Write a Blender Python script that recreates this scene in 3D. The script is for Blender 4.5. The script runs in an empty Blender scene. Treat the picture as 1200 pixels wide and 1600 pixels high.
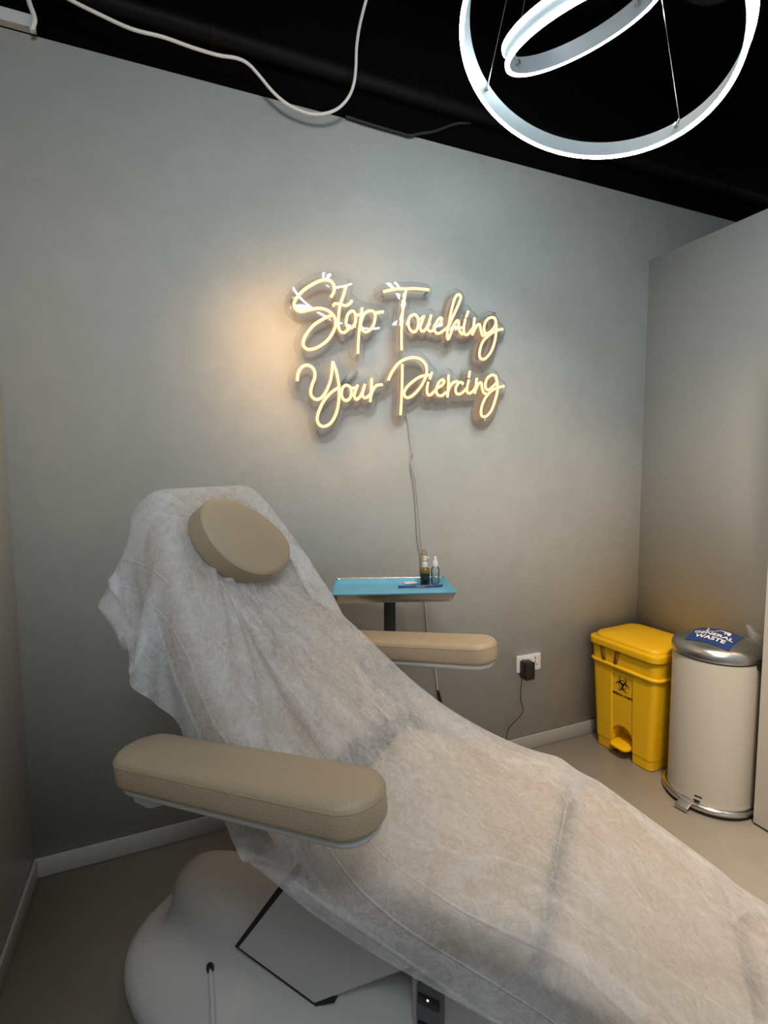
import bpy, bmesh, math, random
import numpy as np
from mathutils import Vector, Matrix
random.seed(7)
SC = bpy.context.scene
COL = SC.collection
PI = math.pi

# ------------------------------------------------------------------ camera
F_PX = 803.0
YAW, PITCH, ROLL = math.radians(22.475), math.radians(4.858), math.radians(-0.402)
CAM = np.array([0.0, -2.073, 1.45])
def cam_matrix():
    cy, sy = math.cos(YAW), math.sin(YAW)
    A = np.array([[cy, -sy, 0], [0, 0, -1], [sy, cy, 0]])
    cp, sp = math.cos(PITCH), math.sin(PITCH)
    B = np.array([[1, 0, 0], [0, cp, -sp], [0, sp, cp]])
    cr, sr = math.cos(ROLL), math.sin(ROLL)
    R = np.array([[cr, -sr, 0], [sr, cr, 0], [0, 0, 1]])
    return R @ B @ A
MC = cam_matrix()
cd = bpy.data.cameras.new('camera'); cam = bpy.data.objects.new('camera', cd); COL.objects.link(cam)
cd.sensor_fit = 'VERTICAL'; cd.sensor_height = 24.0; cd.lens = 24.0 * F_PX / 1600.0
cd.clip_start = 0.02; cd.clip_end = 60
r_, d_, f_ = MC[0], MC[1], MC[2]
cam.matrix_world = Matrix(((r_[0], -d_[0], -f_[0], CAM[0]), (r_[1], -d_[1], -f_[1], CAM[1]), (r_[2], -d_[2], -f_[2], CAM[2]), (0, 0, 0, 1)))
SC.camera = cam

# ------------------------------------------------------------------ world, exposure, room light
SC.view_settings.view_transform = 'Standard'; SC.view_settings.look = 'None'
SC.view_settings.gamma = 1.0; SC.view_settings.use_curve_mapping = False
SC.view_settings.exposure = 0.0
w = bpy.data.worlds.new('world'); SC.world = w; w.use_nodes = True
w.node_tree.nodes['Background'].inputs[0].default_value = (0.80, 0.91, 1.0, 1)
w.node_tree.nodes['Background'].inputs[1].default_value = 0.45
def area_light(name, loc, target, size, energy, color, spread=180):
    l = bpy.data.lights.new(name, 'AREA'); l.shape = 'DISK'; l.size = size; l.energy = energy; l.color = color
    l.spread = math.radians(spread)
    o = bpy.data.objects.new(name, l); COL.objects.link(o); o.location = loc
    o.rotation_euler = (Vector(target) - Vector(loc)).to_track_quat('-Z', 'Y').to_euler()
    return o
area_light('warm_shop_light', (1.0, -1.85, 3.3), (1.85, -1.0, 0.3), 0.4, 16.5, (1.0, 0.76, 0.51), 66)
area_light('cool_shop_light', (-0.05, -2.75, 3.1), (0.8, -0.1, 1.7), 0.9, 27, (0.90, 0.96, 1.0), 150)

# ------------------------------------------------------------------ helpers: pixel -> world plane
def pix_ray(x, y): return MC.T @ np.array([(x - 600) / F_PX, (y - 800) / F_PX, 1.0])
def at_y(x, y, Y):
    d = pix_ray(x, y); t = (Y - CAM[1]) / d[1]; return CAM + t * d
def at_z(x, y, Z):
    d = pix_ray(x, y); t = (Z - CAM[2]) / d[2]; return CAM + t * d

# ------------------------------------------------------------------ helpers: materials
MATS = {}
def new_mat(name):
    m = bpy.data.materials.new(name); m.use_nodes = True; MATS[name] = m
    return m, m.node_tree, m.node_tree.nodes['Principled BSDF']
def mat(name, color, rough=0.5, metal=0.0, spec=0.5, var=0.06, scale=30.0, bump=0.0, bscale=80.0, emit=None, estr=0.0, coat=0.0, detail=4.0):
    m, nt, p = new_mat(name)
    tc = nt.nodes.new('ShaderNodeTexCoord')
    n = nt.nodes.new('ShaderNodeTexNoise'); n.inputs['Scale'].default_value = scale; n.inputs['Detail'].default_value = detail
    nt.links.new(tc.outputs['Object'], n.inputs['Vector'])
    r = nt.nodes.new('ShaderNodeMix'); r.data_type = 'RGBA'
    c = np.array(color[:3], float)
    r.inputs[6].default_value = (*np.clip(c * (1 - var), 0, 1), 1); r.inputs[7].default_value = (*np.clip(c * (1 + var), 0, 1), 1)
    nt.links.new(n.outputs['Fac'], r.inputs[0]); nt.links.new(r.outputs[2], p.inputs['Base Color'])
    p.inputs['Roughness'].default_value = rough; p.inputs['Metallic'].default_value = metal
    p.inputs['Specular IOR Level'].default_value = spec; p.inputs['Coat Weight'].default_value = coat
    if bump > 0:
        nb = nt.nodes.new('ShaderNodeTexNoise'); nb.inputs['Scale'].default_value = bscale; nb.inputs['Detail'].default_value = 6
        nt.links.new(tc.outputs['Object'], nb.inputs['Vector'])
        b = nt.nodes.new('ShaderNodeBump'); b.inputs['Strength'].default_value = bump; b.inputs['Distance'].default_value = 0.01
        nt.links.new(nb.outputs['Fac'], b.inputs['Height']); nt.links.new(b.outputs['Normal'], p.inputs['Normal'])
    if emit:
        p.inputs['Emission Color'].default_value = (*emit, 1); p.inputs['Emission Strength'].default_value = estr
    return m
def wall_mat(name, c0, c1, rough, spec, coord_scale=1.0):
    m, nt, p = new_mat(name)
    tc = nt.nodes.new('ShaderNodeTexCoord')
    n1 = nt.nodes.new('ShaderNodeTexNoise'); n1.inputs['Scale'].default_value = 1.7 * coord_scale; n1.inputs['Detail'].default_value = 8; n1.inputs['Roughness'].default_value = 0.62
    n2 = nt.nodes.new('ShaderNodeTexNoise'); n2.inputs['Scale'].default_value = 7.0; n2.inputs['Detail'].default_value = 8; n2.inputs['Distortion'].default_value = 1.6
    for n in (n1, n2): nt.links.new(tc.outputs['Object'], n.inputs['Vector'])
    a = nt.nodes.new('ShaderNodeMath'); a.operation = 'ADD'; nt.links.new(n1.outputs['Fac'], a.inputs[0]); nt.links.new(n2.outputs['Fac'], a.inputs[1])
    r = nt.nodes.new('ShaderNodeMapRange'); r.inputs[1].default_value = 0.7; r.inputs[2].default_value = 1.3; nt.links.new(a.outputs[0], r.inputs[0])
    mx = nt.nodes.new('ShaderNodeMix'); mx.data_type = 'RGBA'; mx.inputs[6].default_value = (*c0, 1); mx.inputs[7].default_value = (*c1, 1)
    nt.links.new(r.outputs[0], mx.inputs[0]); nt.links.new(mx.outputs[2], p.inputs['Base Color'])
    rr = nt.nodes.new('ShaderNodeMapRange'); rr.inputs[3].default_value = rough - 0.08; rr.inputs[4].default_value = rough + 0.08
    nt.links.new(n2.outputs['Fac'], rr.inputs[0]); nt.links.new(rr.outputs[0], p.inputs['Roughness'])
    p.inputs['Specular IOR Level'].default_value = spec
    b = nt.nodes.new('ShaderNodeBump'); b.inputs['Strength'].default_value = 0.12; b.inputs['Distance'].default_value = 0.006
    nt.links.new(a.outputs[0], b.inputs['Height']); nt.links.new(b.outputs['Normal'], p.inputs['Normal'])
    return m
def clear_mat(name, tint, ior=1.49, rough=0.02, body=0.0, body_col=(1, 1, 1)):
    """thin clear plastic: transparent with Fresnel gloss, and a little milky body"""
    m = bpy.data.materials.new(name); m.use_nodes = True; nt = m.node_tree; nt.nodes.clear(); MATS[name] = m
    out = nt.nodes.new('ShaderNodeOutputMaterial'); tr = nt.nodes.new('ShaderNodeBsdfTransparent'); tr.inputs[0].default_value = (*tint, 1)
    gl = nt.nodes.new('ShaderNodeBsdfGlossy'); gl.inputs['Roughness'].default_value = rough
    fr = nt.nodes.new('ShaderNodeFresnel'); fr.inputs[0].default_value = ior
    df = nt.nodes.new('ShaderNodeBsdfDiffuse'); df.inputs[0].default_value = (*body_col, 1)
    m0 = nt.nodes.new('ShaderNodeMixShader'); m0.inputs[0].default_value = body
    nt.links.new(tr.outputs[0], m0.inputs[1]); nt.links.new(df.outputs[0], m0.inputs[2])
    m1 = nt.nodes.new('ShaderNodeMixShader'); nt.links.new(fr.outputs[0], m1.inputs[0]); nt.links.new(m0.outputs[0], m1.inputs[1]); nt.links.new(gl.outputs[0], m1.inputs[2])
    nt.links.new(m1.outputs[0], out.inputs[0])
    return m
def cloth_mat(name):
    """thin non-woven paper sheet: fibrous, half see-through"""
    m = bpy.data.materials.new(name); m.use_nodes = True; nt = m.node_tree; nt.nodes.clear(); MATS[name] = m
    N, Lk = nt.nodes.new, nt.links.new
    out = N('ShaderNodeOutputMaterial'); tc = N('ShaderNodeTexCoord')
    mp = N('ShaderNodeMapping'); mp.inputs['Scale'].default_value = (1.15, 1.0, 1.0); Lk(tc.outputs['UV'], mp.inputs['Vector'])
    n1 = N('ShaderNodeTexNoise'); n1.inputs['Scale'].default_value = 85; n1.inputs['Detail'].default_value = 6; n1.inputs['Roughness'].default_value = 0.75; n1.inputs['Distortion'].default_value = 2.5
    n2 = N('ShaderNodeTexNoise'); n2.inputs['Scale'].default_value = 7; n2.inputs['Detail'].default_value = 5; n2.inputs['Distortion'].default_value = 1.0
    n3 = N('ShaderNodeTexNoise'); n3.inputs['Scale'].default_value = 26; n3.inputs['Detail'].default_value = 7; n3.inputs['Distortion'].default_value = 3.0
    for n in (n1, n2, n3): Lk(mp.outputs[0], n.inputs['Vector'])
    a = N('ShaderNodeMath'); a.operation = 'MULTIPLY_ADD'; a.inputs[1].default_value = 0.9; Lk(n1.outputs['Fac'], a.inputs[0]); Lk(n2.outputs['Fac'], a.inputs[2])
    a2 = N('ShaderNodeMath'); a2.operation = 'MULTIPLY_ADD'; a2.inputs[1].default_value = 0.8; Lk(n3.outputs['Fac'], a2.inputs[0]); Lk(a.outputs[0], a2.inputs[2])
    r = N('ShaderNodeMapRange'); r.inputs[1].default_value = 0.95; r.inputs[2].default_value = 1.75; r.inputs[3].default_value = 0.22; r.inputs[4].default_value = 0.64
    Lk(a2.outputs[0], r.inputs[0])
    # thin crease lines: ridges of a stretched noise
    mp2 = N('ShaderNodeMapping'); mp2.inputs['Scale'].default_value = (0.16, 1.0, 1.0); mp2.inputs['Rotation'].default_value = (0, 0, 0.12); Lk(tc.outputs['UV'], mp2.inputs['Vector'])
    n4 = N('ShaderNodeTexNoise'); n4.inputs['Scale'].default_value = 9.0; n4.inputs['Detail'].default_value = 1.0; n4.inputs['Distortion'].default_value = 0.15; Lk(mp2.outputs[0], n4.inputs['Vector'])
    s4 = N('ShaderNodeMath'); s4.operation = 'SUBTRACT'; s4.inputs[1].default_value = 0.5; Lk(n4.outputs['Fac'], s4.inputs[0])
    ab = N('ShaderNodeMath'); ab.operation = 'ABSOLUTE'; Lk(s4.outputs[0], ab.inputs[0])
    rg = N('ShaderNodeMapRange'); rg.interpolation_type = 'SMOOTHSTEP'; rg.inputs[1].default_value = 0.0; rg.inputs[2].default_value = 0.016; rg.inputs[3].default_value = 1.0; rg.inputs[4].default_value = 0.0; Lk(ab.outputs[0], rg.inputs[0])
    op = N('ShaderNodeMath'); op.operation = 'MULTIPLY_ADD'; op.inputs[1].default_value = 0.09; op.use_clamp = True; Lk(rg.outputs[0], op.inputs[0]); Lk(r.outputs[0], op.inputs[2])
    hh = N('ShaderNodeMath'); hh.operation = 'MULTIPLY_ADD'; hh.inputs[1].default_value = 0.9; Lk(rg.outputs[0], hh.inputs[0]); Lk(a2.outputs[0], hh.inputs[2])
    tr = N('ShaderNodeBsdfTransparent'); df = N('ShaderNodeBsdfDiffuse'); df.inputs[0].default_value = (0.87, 0.88, 0.92, 1)
    tl = N('ShaderNodeBsdfTranslucent'); tl.inputs[0].default_value = (0.86, 0.86, 0.88, 1)
    gl = N('ShaderNodeBsdfGlossy'); gl.inputs['Roughness'].default_value = 0.5; gl.inputs[0].default_value = (0.8, 0.8, 0.85, 1)
    b = N('ShaderNodeBump'); b.inputs['Strength'].default_value = 0.5; b.inputs['Distance'].default_value = 0.004; Lk(hh.outputs[0], b.inputs['Height'])
    for s in (df, tl, gl): Lk(b.outputs[0], s.inputs['Normal'])
    m0 = N('ShaderNodeMixShader'); m0.inputs[0].default_value = 0.3; Lk(df.outputs[0], m0.inputs[1]); Lk(tl.outputs[0], m0.inputs[2])
    m2 = N('ShaderNodeMixShader'); m2.inputs[0].default_value = 0.05; Lk(m0.outputs[0], m2.inputs[1]); Lk(gl.outputs[0], m2.inputs[2])
    m1 = N('ShaderNodeMixShader'); Lk(op.outputs[0], m1.inputs[0]); Lk(tr.outputs[0], m1.inputs[1]); Lk(m2.outputs[0], m1.inputs[2])
    Lk(m1.outputs[0], out.inputs[0])
    return m

wall_mat('plaster', (0.545, 0.54, 0.505), (0.60, 0.595, 0.56), 0.55, 0.3)
wall_mat('panel_white', (0.74, 0.75, 0.74), (0.77, 0.78, 0.77), 0.38, 0.5)
wall_mat('floor_vinyl', (0.44, 0.41, 0.37), (0.48, 0.45, 0.41), 0.36, 0.5)
wall_mat('skirting', (0.30, 0.29, 0.275), (0.34, 0.33, 0.315), 0.5, 0.4)
mat('ceiling_black', (0.0016, 0.0016, 0.002), 0.9, spec=0.05)
mat('pipe_black', (0.002, 0.002, 0.0025), 0.6, spec=0.12)
mat('dark_plastic', (0.008, 0.008, 0.010), 0.5)
mat('black_plastic', (0.012, 0.012, 0.013), 0.38)
mat('black_rubber', (0.01, 0.01, 0.01), 0.7)
mat('white_plastic', (0.49, 0.495, 0.485), 0.32, spec=0.5, var=0.02)
mat('white_paint', (0.66, 0.64, 0.59), 0.35, spec=0.5, var=0.02)
mat('bin_paint', (0.45, 0.43, 0.385), 0.35, spec=0.5, var=0.02)
mat('socket_white', (0.72, 0.72, 0.74), 0.35, var=0.02)
mat('grey_plastic', (0.10, 0.105, 0.115), 0.4)
mat('leather', (0.345, 0.272, 0.185), 0.42, spec=0.45, var=0.05, scale=14, bump=0.22, bscale=260)
mat('leather_seam', (0.34, 0.25, 0.16), 0.5, var=0.04)
mat('steel', (0.62, 0.62, 0.62), 0.22, metal=1.0, var=0.05, scale=60)
mat('brushed_steel', (0.50, 0.50, 0.50), 0.30, metal=1.0, var=0.08, scale=120)
mat('aluminium', (0.24, 0.255, 0.275), 0.5, metal=0.2, var=0.03)
mat('blue_sheet', (0.15, 0.44, 0.64), 0.6, spec=0.3, var=0.07, scale=18, bump=0.3, bscale=40)
mat('yellow_plastic', (0.74, 0.43, 0.006), 0.36, spec=0.4, var=0.03)
mat('yellow_strap', (0.30, 0.11, 0.01), 0.5)
mat('label_blue', (0.018, 0.045, 0.17), 0.35, spec=0.5, var=0.03)
mat('print_white', (0.78, 0.78, 0.78), 0.5, var=0.01)
mat('print_black', (0.012, 0.01, 0.008), 0.5, var=0.01)
mat('cord_white', (0.62, 0.60, 0.56), 0.45, var=0.02)
mat('cord_grey', (0.34, 0.33, 0.31), 0.4, var=0.02)
mat('amber_liquid', (0.012, 0.012, 0.008), 0.12, spec=0.6, var=0.02)
mat('amber_glass', (0.16, 0.115, 0.012), 0.12, spec=0.6, var=0.05)
mat('tan_bottle', (0.36, 0.29, 0.20), 0.3, var=0.03)
mat('purple_pen', (0.05, 0.022, 0.19), 0.3, var=0.05)
mat('paper_white', (0.70, 0.70, 0.72), 0.6, var=0.02)
mat('neon_warm', (0.9, 0.7, 0.4), 0.5, emit=(1.0, 0.49, 0.205), estr=1.65)
mat('led_cool', (0.9, 1.0, 1.0), 0.5, emit=(0.80, 0.97, 1.0), estr=34.0)
mat('downlight_face', (0.9, 0.9, 0.95), 0.5, emit=(0.86, 0.88, 1.0), estr=12.0)
mat('led_dot', (0.9, 0.9, 1.0), 0.5, emit=(0.8, 0.86, 1.0), estr=2.0)
clear_mat('acrylic', (0.97, 0.975, 0.97), 1.9, 0.03)
clear_mat('acrylic_edge', (0.72, 0.75, 0.72), 1.6, 0.1, 0.25, (0.6, 0.6, 0.55))
clear_mat('clear_plastic', (0.86, 0.93, 0.95), 1.45, 0.03, 0.12, (0.8, 0.9, 0.95))
clear_mat('liner_plastic', (0.9, 0.9, 0.9), 1.4, 0.3, 0.45, (0.75, 0.75, 0.73))
cloth_mat('nonwoven')

# ------------------------------------------------------------------ helpers: meshes
def link(name, me, material=None, parent=None, smooth=True):
    o = bpy.data.objects.new(name, me); COL.objects.link(o)
    if material: me.materials.append(MATS[material])
    if parent: o.parent = parent
    if smooth:
        me.polygons.foreach_set('use_smooth', [True] * len(me.polygons))
    return o
def obj(name, bm, material=None, parent=None, smooth=True, sharp=40):
    bmesh.ops.recalc_face_normals(bm, faces=bm.faces)
    for e in bm.edges:
        if len(e.link_faces) == 2 and e.calc_face_angle(0) > math.radians(sharp): e.smooth = False
    me = bpy.data.meshes.new(name); bm.to_mesh(me); bm.free()
    return link(name, me, material, parent, smooth)
def tag(o, label, cat, group=None):
    o['label'] = label; o['category'] = cat
    if group: o['group'] = group
    return o
def struct(o): o['kind'] = 'structure'; return o
def thing(name, label, cat, loc=(0, 0, 0), rotz=0.0, group=None):
    o = bpy.data.objects.new(name, None); COL.objects.link(o); o.empty_display_size = 0.1
    o.location = loc; o.rotation_euler = (0, 0, rotz); return tag(o, label, cat, group)
def box(bm, lo, hi, bevel=0.0, seg=2):
    v = [bm.verts.new((x, y, z)) for x in (lo[0], hi[0]) for y in (lo[1], hi[1]) for z in (lo[2], hi[2])]
    fs = [bm.faces.new([v[i] for i in q]) for q in ((0, 1, 3, 2), (4, 6, 7, 5), (0, 4, 5, 1), (2, 3, 7, 6), (0, 2, 6, 4), (1, 5, 7, 3))]
    if bevel > 0:
        es = list({e for f in fs for e in f.edges})
        bmesh.ops.bevel(bm, geom=es, offset=bevel, segments=seg, affect='EDGES', profile=0.5)
    return bm
def box_obj(name, lo, hi, material, parent=None, bevel=0.0, seg=2):
    return obj(name, box(bmesh.new(), lo, hi, bevel, seg), material, parent)
def loft(bm, rings, close=True, cap0=True, cap1=True):
    R = [[bm.verts.new(p) for p in r] for r in rings]
    n = len(R[0])
    for a, b in zip(R[:-1], R[1:]):
        for i in range(n if close else n - 1):
            j = (i + 1) % n
            bm.faces.new((a[i], a[j], b[j], b[i]))
    for flag, r in ((cap0, R[0]), (cap1, R[-1])):
        if flag:
            c = bm.verts.new(sum((v.co for v in r), Vector()) / n)
            for i in range(n): bm.faces.new((r[i], r[(i + 1) % n], c))
    return R
def tube(bm, pts, rad, seg=8, closed=False, flat=1.0):
    P = [Vector(p) for p in pts]; n = len(P); rings = []
    up = None
    for i in range(n):
        if closed: t = P[(i + 1) % n] - P[i - 1]
        else: t = P[min(i + 1, n - 1)] - P[max(i - 1, 0)]
        if t.length < 1e-9: t = Vector((0, 0, 1))
        t.normalize()
        if up is None:
            up = t.orthogonal().normalized()
        up = (up - t * up.dot(t))
        up = up.normalized() if up.length > 1e-6 else t.orthogonal().normalized()
        s = t.cross(up)
        rr = rad[i] if isinstance(rad, (list, tuple)) else rad
        rings.append([P[i] + (up * math.cos(2 * PI * k / seg) + s * math.sin(2 * PI * k / seg) * flat) * rr for k in range(seg)])
    if closed:
        R = [[bm.verts.new(p) for p in r] for r in rings]
        for a in range(n):
            A, B = R[a], R[(a + 1) % n]
            for i in range(seg): bm.faces.new((A[i], A[(i + 1) % seg], B[(i + 1) % seg], B[i]))
    else: loft(bm, rings)
    return bm
def spline(pts, sub=6, closed=False):
    P = [np.array(p, float) for p in pts]; n = len(P); out = []
    rng = range(n if closed else n - 1)
    for i in rng:
        p1, p2 = P[i], P[(i + 1) % n]
        p0 = P[i - 1] if (closed or i > 0) else 2 * p1 - p2
        p3 = P[(i + 2) % n] if (closed or i + 2 < n) else 2 * p2 - p1
        for k in range(sub):
            t = k / sub
            out.append(0.5 * ((2 * p1) + (-p0 + p2) * t + (2 * p0 - 5 * p1 + 4 * p2 - p3) * t * t + (-p0 + 3 * p1 - 3 * p2 + p3) * t ** 3))
    if not closed: out.append(P[-1])
    return out
def rrect(hx, hy, r, seg=6, cx=0, cy=0):
    out = []
    for (sx, sy, a0) in ((1, 1, 0), (-1, 1, 90), (-1, -1, 180), (1, -1, 270)):
        for k in range(seg + 1):
            a = math.radians(a0 + 90 * k / seg)
            out.append((cx + sx * (hx - r) + r * math.cos(a), cy + sy * (hy - r) + r * math.sin(a)))
    return out
def inset(poly, d):
    n = len(poly); out = []
    for i in range(n):
        p = Vector(poly[i]); a = (p - Vector(poly[i - 1])); b = (Vector(poly[(i + 1) % n]) - p)
        if a.length < 1e-9: a = b
        if b.length < 1e-9: b = a
        t = (a.normalized() + b.normalized()); t = t.normalized() if t.length > 1e-6 else a.normalized()
        nrm = Vector((-t.y, t.x))
        out.append(tuple(p + nrm * d))
    return out
def slab_rings(poly, z0, z1, rb, rt, seg=4, crown=0.0):
    """outline (counter-clockwise) extruded with rounded bottom and top edges"""
    rings = []
    for k in range(seg + 1):
        a = PI / 2 * k / seg
        rings.append((inset(poly, rb * (1 - math.sin(a))), z0 + rb * (1 - math.cos(a))))
    for k in range(seg + 1):
        a = PI / 2 * k / seg
        rings.append((inset(poly, rt * (1 - math.cos(a))), z1 - rt * (1 - math.sin(a))))
    if crown > 0:
        q = inset(poly, rt)
        c = np.mean(np.array(q), 0)
        for s, h in ((0.85, 0.45), (0.6, 0.8), (0.3, 0.97)):
            rings.append(([tuple(c + (np.array(p) - c) * s) for p in q], z1 + crown * h))
    return [[(x, y, z) for x, y in r] for r, z in rings]
def slab(poly, z0, z1, rb, rt, seg=4, crown=0.0, xf=None):
    bm = bmesh.new(); loft(bm, slab_rings(poly, z0, z1, rb, rt, seg, crown))
    if xf is not None: bm.transform(xf)
    return bm
def lathe(bm, prof, seg=32, c=(0, 0)):
    rings = [[(c[0] + r * math.cos(2 * PI * k / seg), c[1] + r * math.sin(2 * PI * k / seg), z) for k in range(seg)] for r, z in prof]
    loft(bm, rings); return bm
def prism(bm, poly, axis, a0, a1):
    """polygon in the two other axes, extruded along axis"""
    def mk(p, h):
        q = list(p); q.insert(axis, h); return q
    A = [bm.verts.new(mk(p, a0)) for p in poly]; B = [bm.verts.new(mk(p, a1)) for p in poly]
    n = len(poly)
    for i in range(n): bm.faces.new((A[i], A[(i + 1) % n], B[(i + 1) % n], B[i]))
    bm.faces.new(A); bm.faces.new(B[::-1]); return bm
def text_mesh(name, body, size, material, parent, M, align='CENTER', extrude=0.0004, bold=0.0, surf=None, spacing=1.0):
    """flat print lettering turned into a mesh, laid out by matrix M (text in its XY plane)"""
    cu = bpy.data.curves.new(name, 'FONT'); cu.body = body; cu.size = size; cu.align_x = align; cu.extrude = extrude; cu.offset = bold; cu.space_character = spacing
    t = bpy.data.objects.new(name, cu); COL.objects.link(t)
    dg = bpy.context.evaluated_depsgraph_get(); me = bpy.data.meshes.new_from_object(t.evaluated_get(dg))
    bpy.data.objects.remove(t); bpy.data.curves.remove(cu)
    if surf:
        for v in me.vertices: v.co = surf(v.co)
    else: me.transform(M)
    me.materials.clear()
    return link(name, me, material, parent, smooth=False)

# ================================================================== THE ROOM
XL, XR = -0.503, 2.391          # left wall, right partition
WT, PT, CZ = 2.847, 2.54, 3.35  # wall top, partition top, ceiling
YB = -4.8                        # open side behind the camera
struct(box_obj('floor', (XL - 0.1, YB, -0.05), (4.2, 0.1, 0.0), 'floor_vinyl'))
struct(box_obj('wall_back', (XL - 0.1, 0.0, 0.0), (4.2, 0.1, WT), 'plaster'))
struct(box_obj('wall_left', (XL - 0.1, YB, 0.0), (XL, 0.0, WT), 'panel_white'))
struct(box_obj('wall_right', (XR, YB + 1.0, 0.0), (XR + 0.09, 0.0, PT), 'panel_white'))
struct(box_obj('wall_far', (4.1, YB, 0.0), (4.2, 0.0, WT), 'plaster'))
struct(box_obj('ceiling', (XL - 0.1, YB, CZ), (4.2, 0.1, CZ + 0.05), 'ceiling_black'))
struct(box_obj('trim_1', (XL - 0.1, 0.003, WT), (4.2, 0.1, CZ), 'ceiling_black'))
struct(box_obj('trim_2', (XL - 0.1, YB, WT), (XL - 0.003, 0.0, CZ), 'ceiling_black'))
def skirting(name, lo, hi):
    b = box_obj(name, lo, hi, 'skirting', None, 0.004, 2); struct(b); return b
skirting('baseboard_back', (XL, -0.012, 0.0), (XR, 0.0, 0.072))
skirting('baseboard_left', (XL, YB + 0.5, 0.0), (XL + 0.012, -0.012, 0.072))
skirting('baseboard_right', (XR - 0.012, -0.80, 0.0), (XR, -0.012, 0.072))

# tall cabinet whose side starts at the right edge of the view
cab = thing('tall_cabinet', 'tall white cabinet standing against the right partition beside the round waste bin', 'cabinet', (2.26, -1.3, 0))
box_obj('body', (-0.123, -0.48, 0.004), (0.125, 0.48, 2.05), 'white_paint', cab, 0.002)
for k, (y0, y1) in enumerate(((-0.478, -0.002), (0.002, 0.478))):
    d = box_obj('door', (-0.133, y0, 0.012), (-0.1235, y1, 2.04), 'white_paint', cab, 0.0015)
    bm = bmesh.new(); yy = y1 - 0.04 if k == 0 else y0 + 0.04
    tube(bm, [(-0.134, yy, 0.95), (-0.155, yy, 0.95), (-0.155, yy, 1.15), (-0.134, yy, 1.15)], 0.005)
    obj('handle', bm, 'steel', d)

# black painted service pipe and cables up under the ceiling
bm = bmesh.new(); tube(bm, [(XL, -0.035, 2.985), (4.1, -0.035, 2.985)], 0.034, 16)
o = obj('ceiling_pipe', bm, 'pipe_black'); tag(o, 'black pipe running along the top of the back wall under the ceiling', 'pipe')
for x in (0.2, 1.1, 2.0, 2.9):
    bm = bmesh.new(); tube(bm, [(x - 0.012, -0.035, 2.985), (x + 0.012, -0.035, 2.985)], 0.038, 16)
    box(bm, (x - 0.01, -0.035, 2.98), (x + 0.01, 0.004, 2.99)); obj('pipe_clamp', bm, 'pipe_black', o)
bm = bmesh.new()
pp = [at_y(x, y, -0.012) for x, y in ((540, 182), (570, 192), (600, 201), (625, 208), (640, 212), (655, 209), (680, 205), (710, 194), (735, 192))]
tube(bm, spline(pp, 5), 0.006, 6)
tag(obj('black_cable', bm, 'black_rubber'), 'thin black cable drooping over the top edge of the back wall', 'cable')

# round dark ceiling speaker, just visible above the big light ring
sp = thing('ceiling_speaker', 'round dark grey speaker on the black ceiling behind the ring lamp', 'speaker', (2.02, -0.62, CZ))
bm = bmesh.new(); lathe(bm, [(0.05, 0), (0.15, 0), (0.155, -0.02), (0.13, -0.045), (0.118, -0.045), (0.11, -0.02), (0.05, -0.018)], 40); obj('housing', bm, 'dark_plastic', sp)
bm = bmesh.new(); lathe(bm, [(0.004, -0.03), (0.03, -0.062), (0.06, -0.05), (0.085, -0.03), (0.085, -0.022), (0.004, -0.022)], 40); obj('cone', bm, 'grey_plastic', sp)

# white batten lamp end with its cord, top left
bt = thing('batten_lamp', 'white batten light housing lying on top of the wall in the upper left corner', 'light', (-0.40, -0.016, 2.872))
P0 = at_y(52, 52, -0.03)
bm = bmesh.new(); prism(bm, [(-0.014, -0.022), (0.014, -0.022), (0.014, 0.016), (0.009, 0.020), (-0.009, 0.020), (-0.014, 0.016)], 0, -0.10, float(P0[0]) + 0.40); obj('housing', bm, 'white_plastic', bt)
box_obj('end_cap', (float(P0[0]) + 0.40, -0.014, -0.022), (float(P0[0]) + 0.405, 0.014, 0.020), 'white_plastic', bt)
bm = bmesh.new(); pts = [at_y(x, y, -0.034) for x, y in ((51, 49), (50, 46), (52, 40), (54, 33), (53, 25), (50, 16), (47, 8), (44, -2), (41, -14), (38, -30))]
tube(bm, spline([p - np.array(bt.location) for p in pts], 5), 0.0075, 8); obj('cord', bm, 'cord_white', bt)

# long white hanging cord
bm = bmesh.new()
px = [(60, -28), (85, -15), (112, 1), (150, 20), (205, 45), (255, 58), (300, 74), (340, 86), (370, 91), (388, 100), (405, 118), (425, 142), (445, 160), (465, 171), (487, 178), (510, 177), (530, 168), (545, 151), (553, 130), (556, 105), (557, 75), (561, 45), (568, 15), (574, -8), (580, -40)]
dep = [-0.10] * 6 + [-0.09, -0.085, -0.08, -0.075, -0.07, -0.065, -0.06, -0.055, -0.055, -0.06, -0.065, -0.075, -0.085, -0.095, -0.10, -0.11, -0.12, -0.13, -0.14]
tube(bm, spline([at_y(x, y, d) for (x, y), d in zip(px, dep)], 5), 0.0058, 8)
tag(obj('hanging_cord', bm, 'cord_white'), 'white electric cord hanging in a loop from the black ceiling over the wall edge', 'cord')

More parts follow.
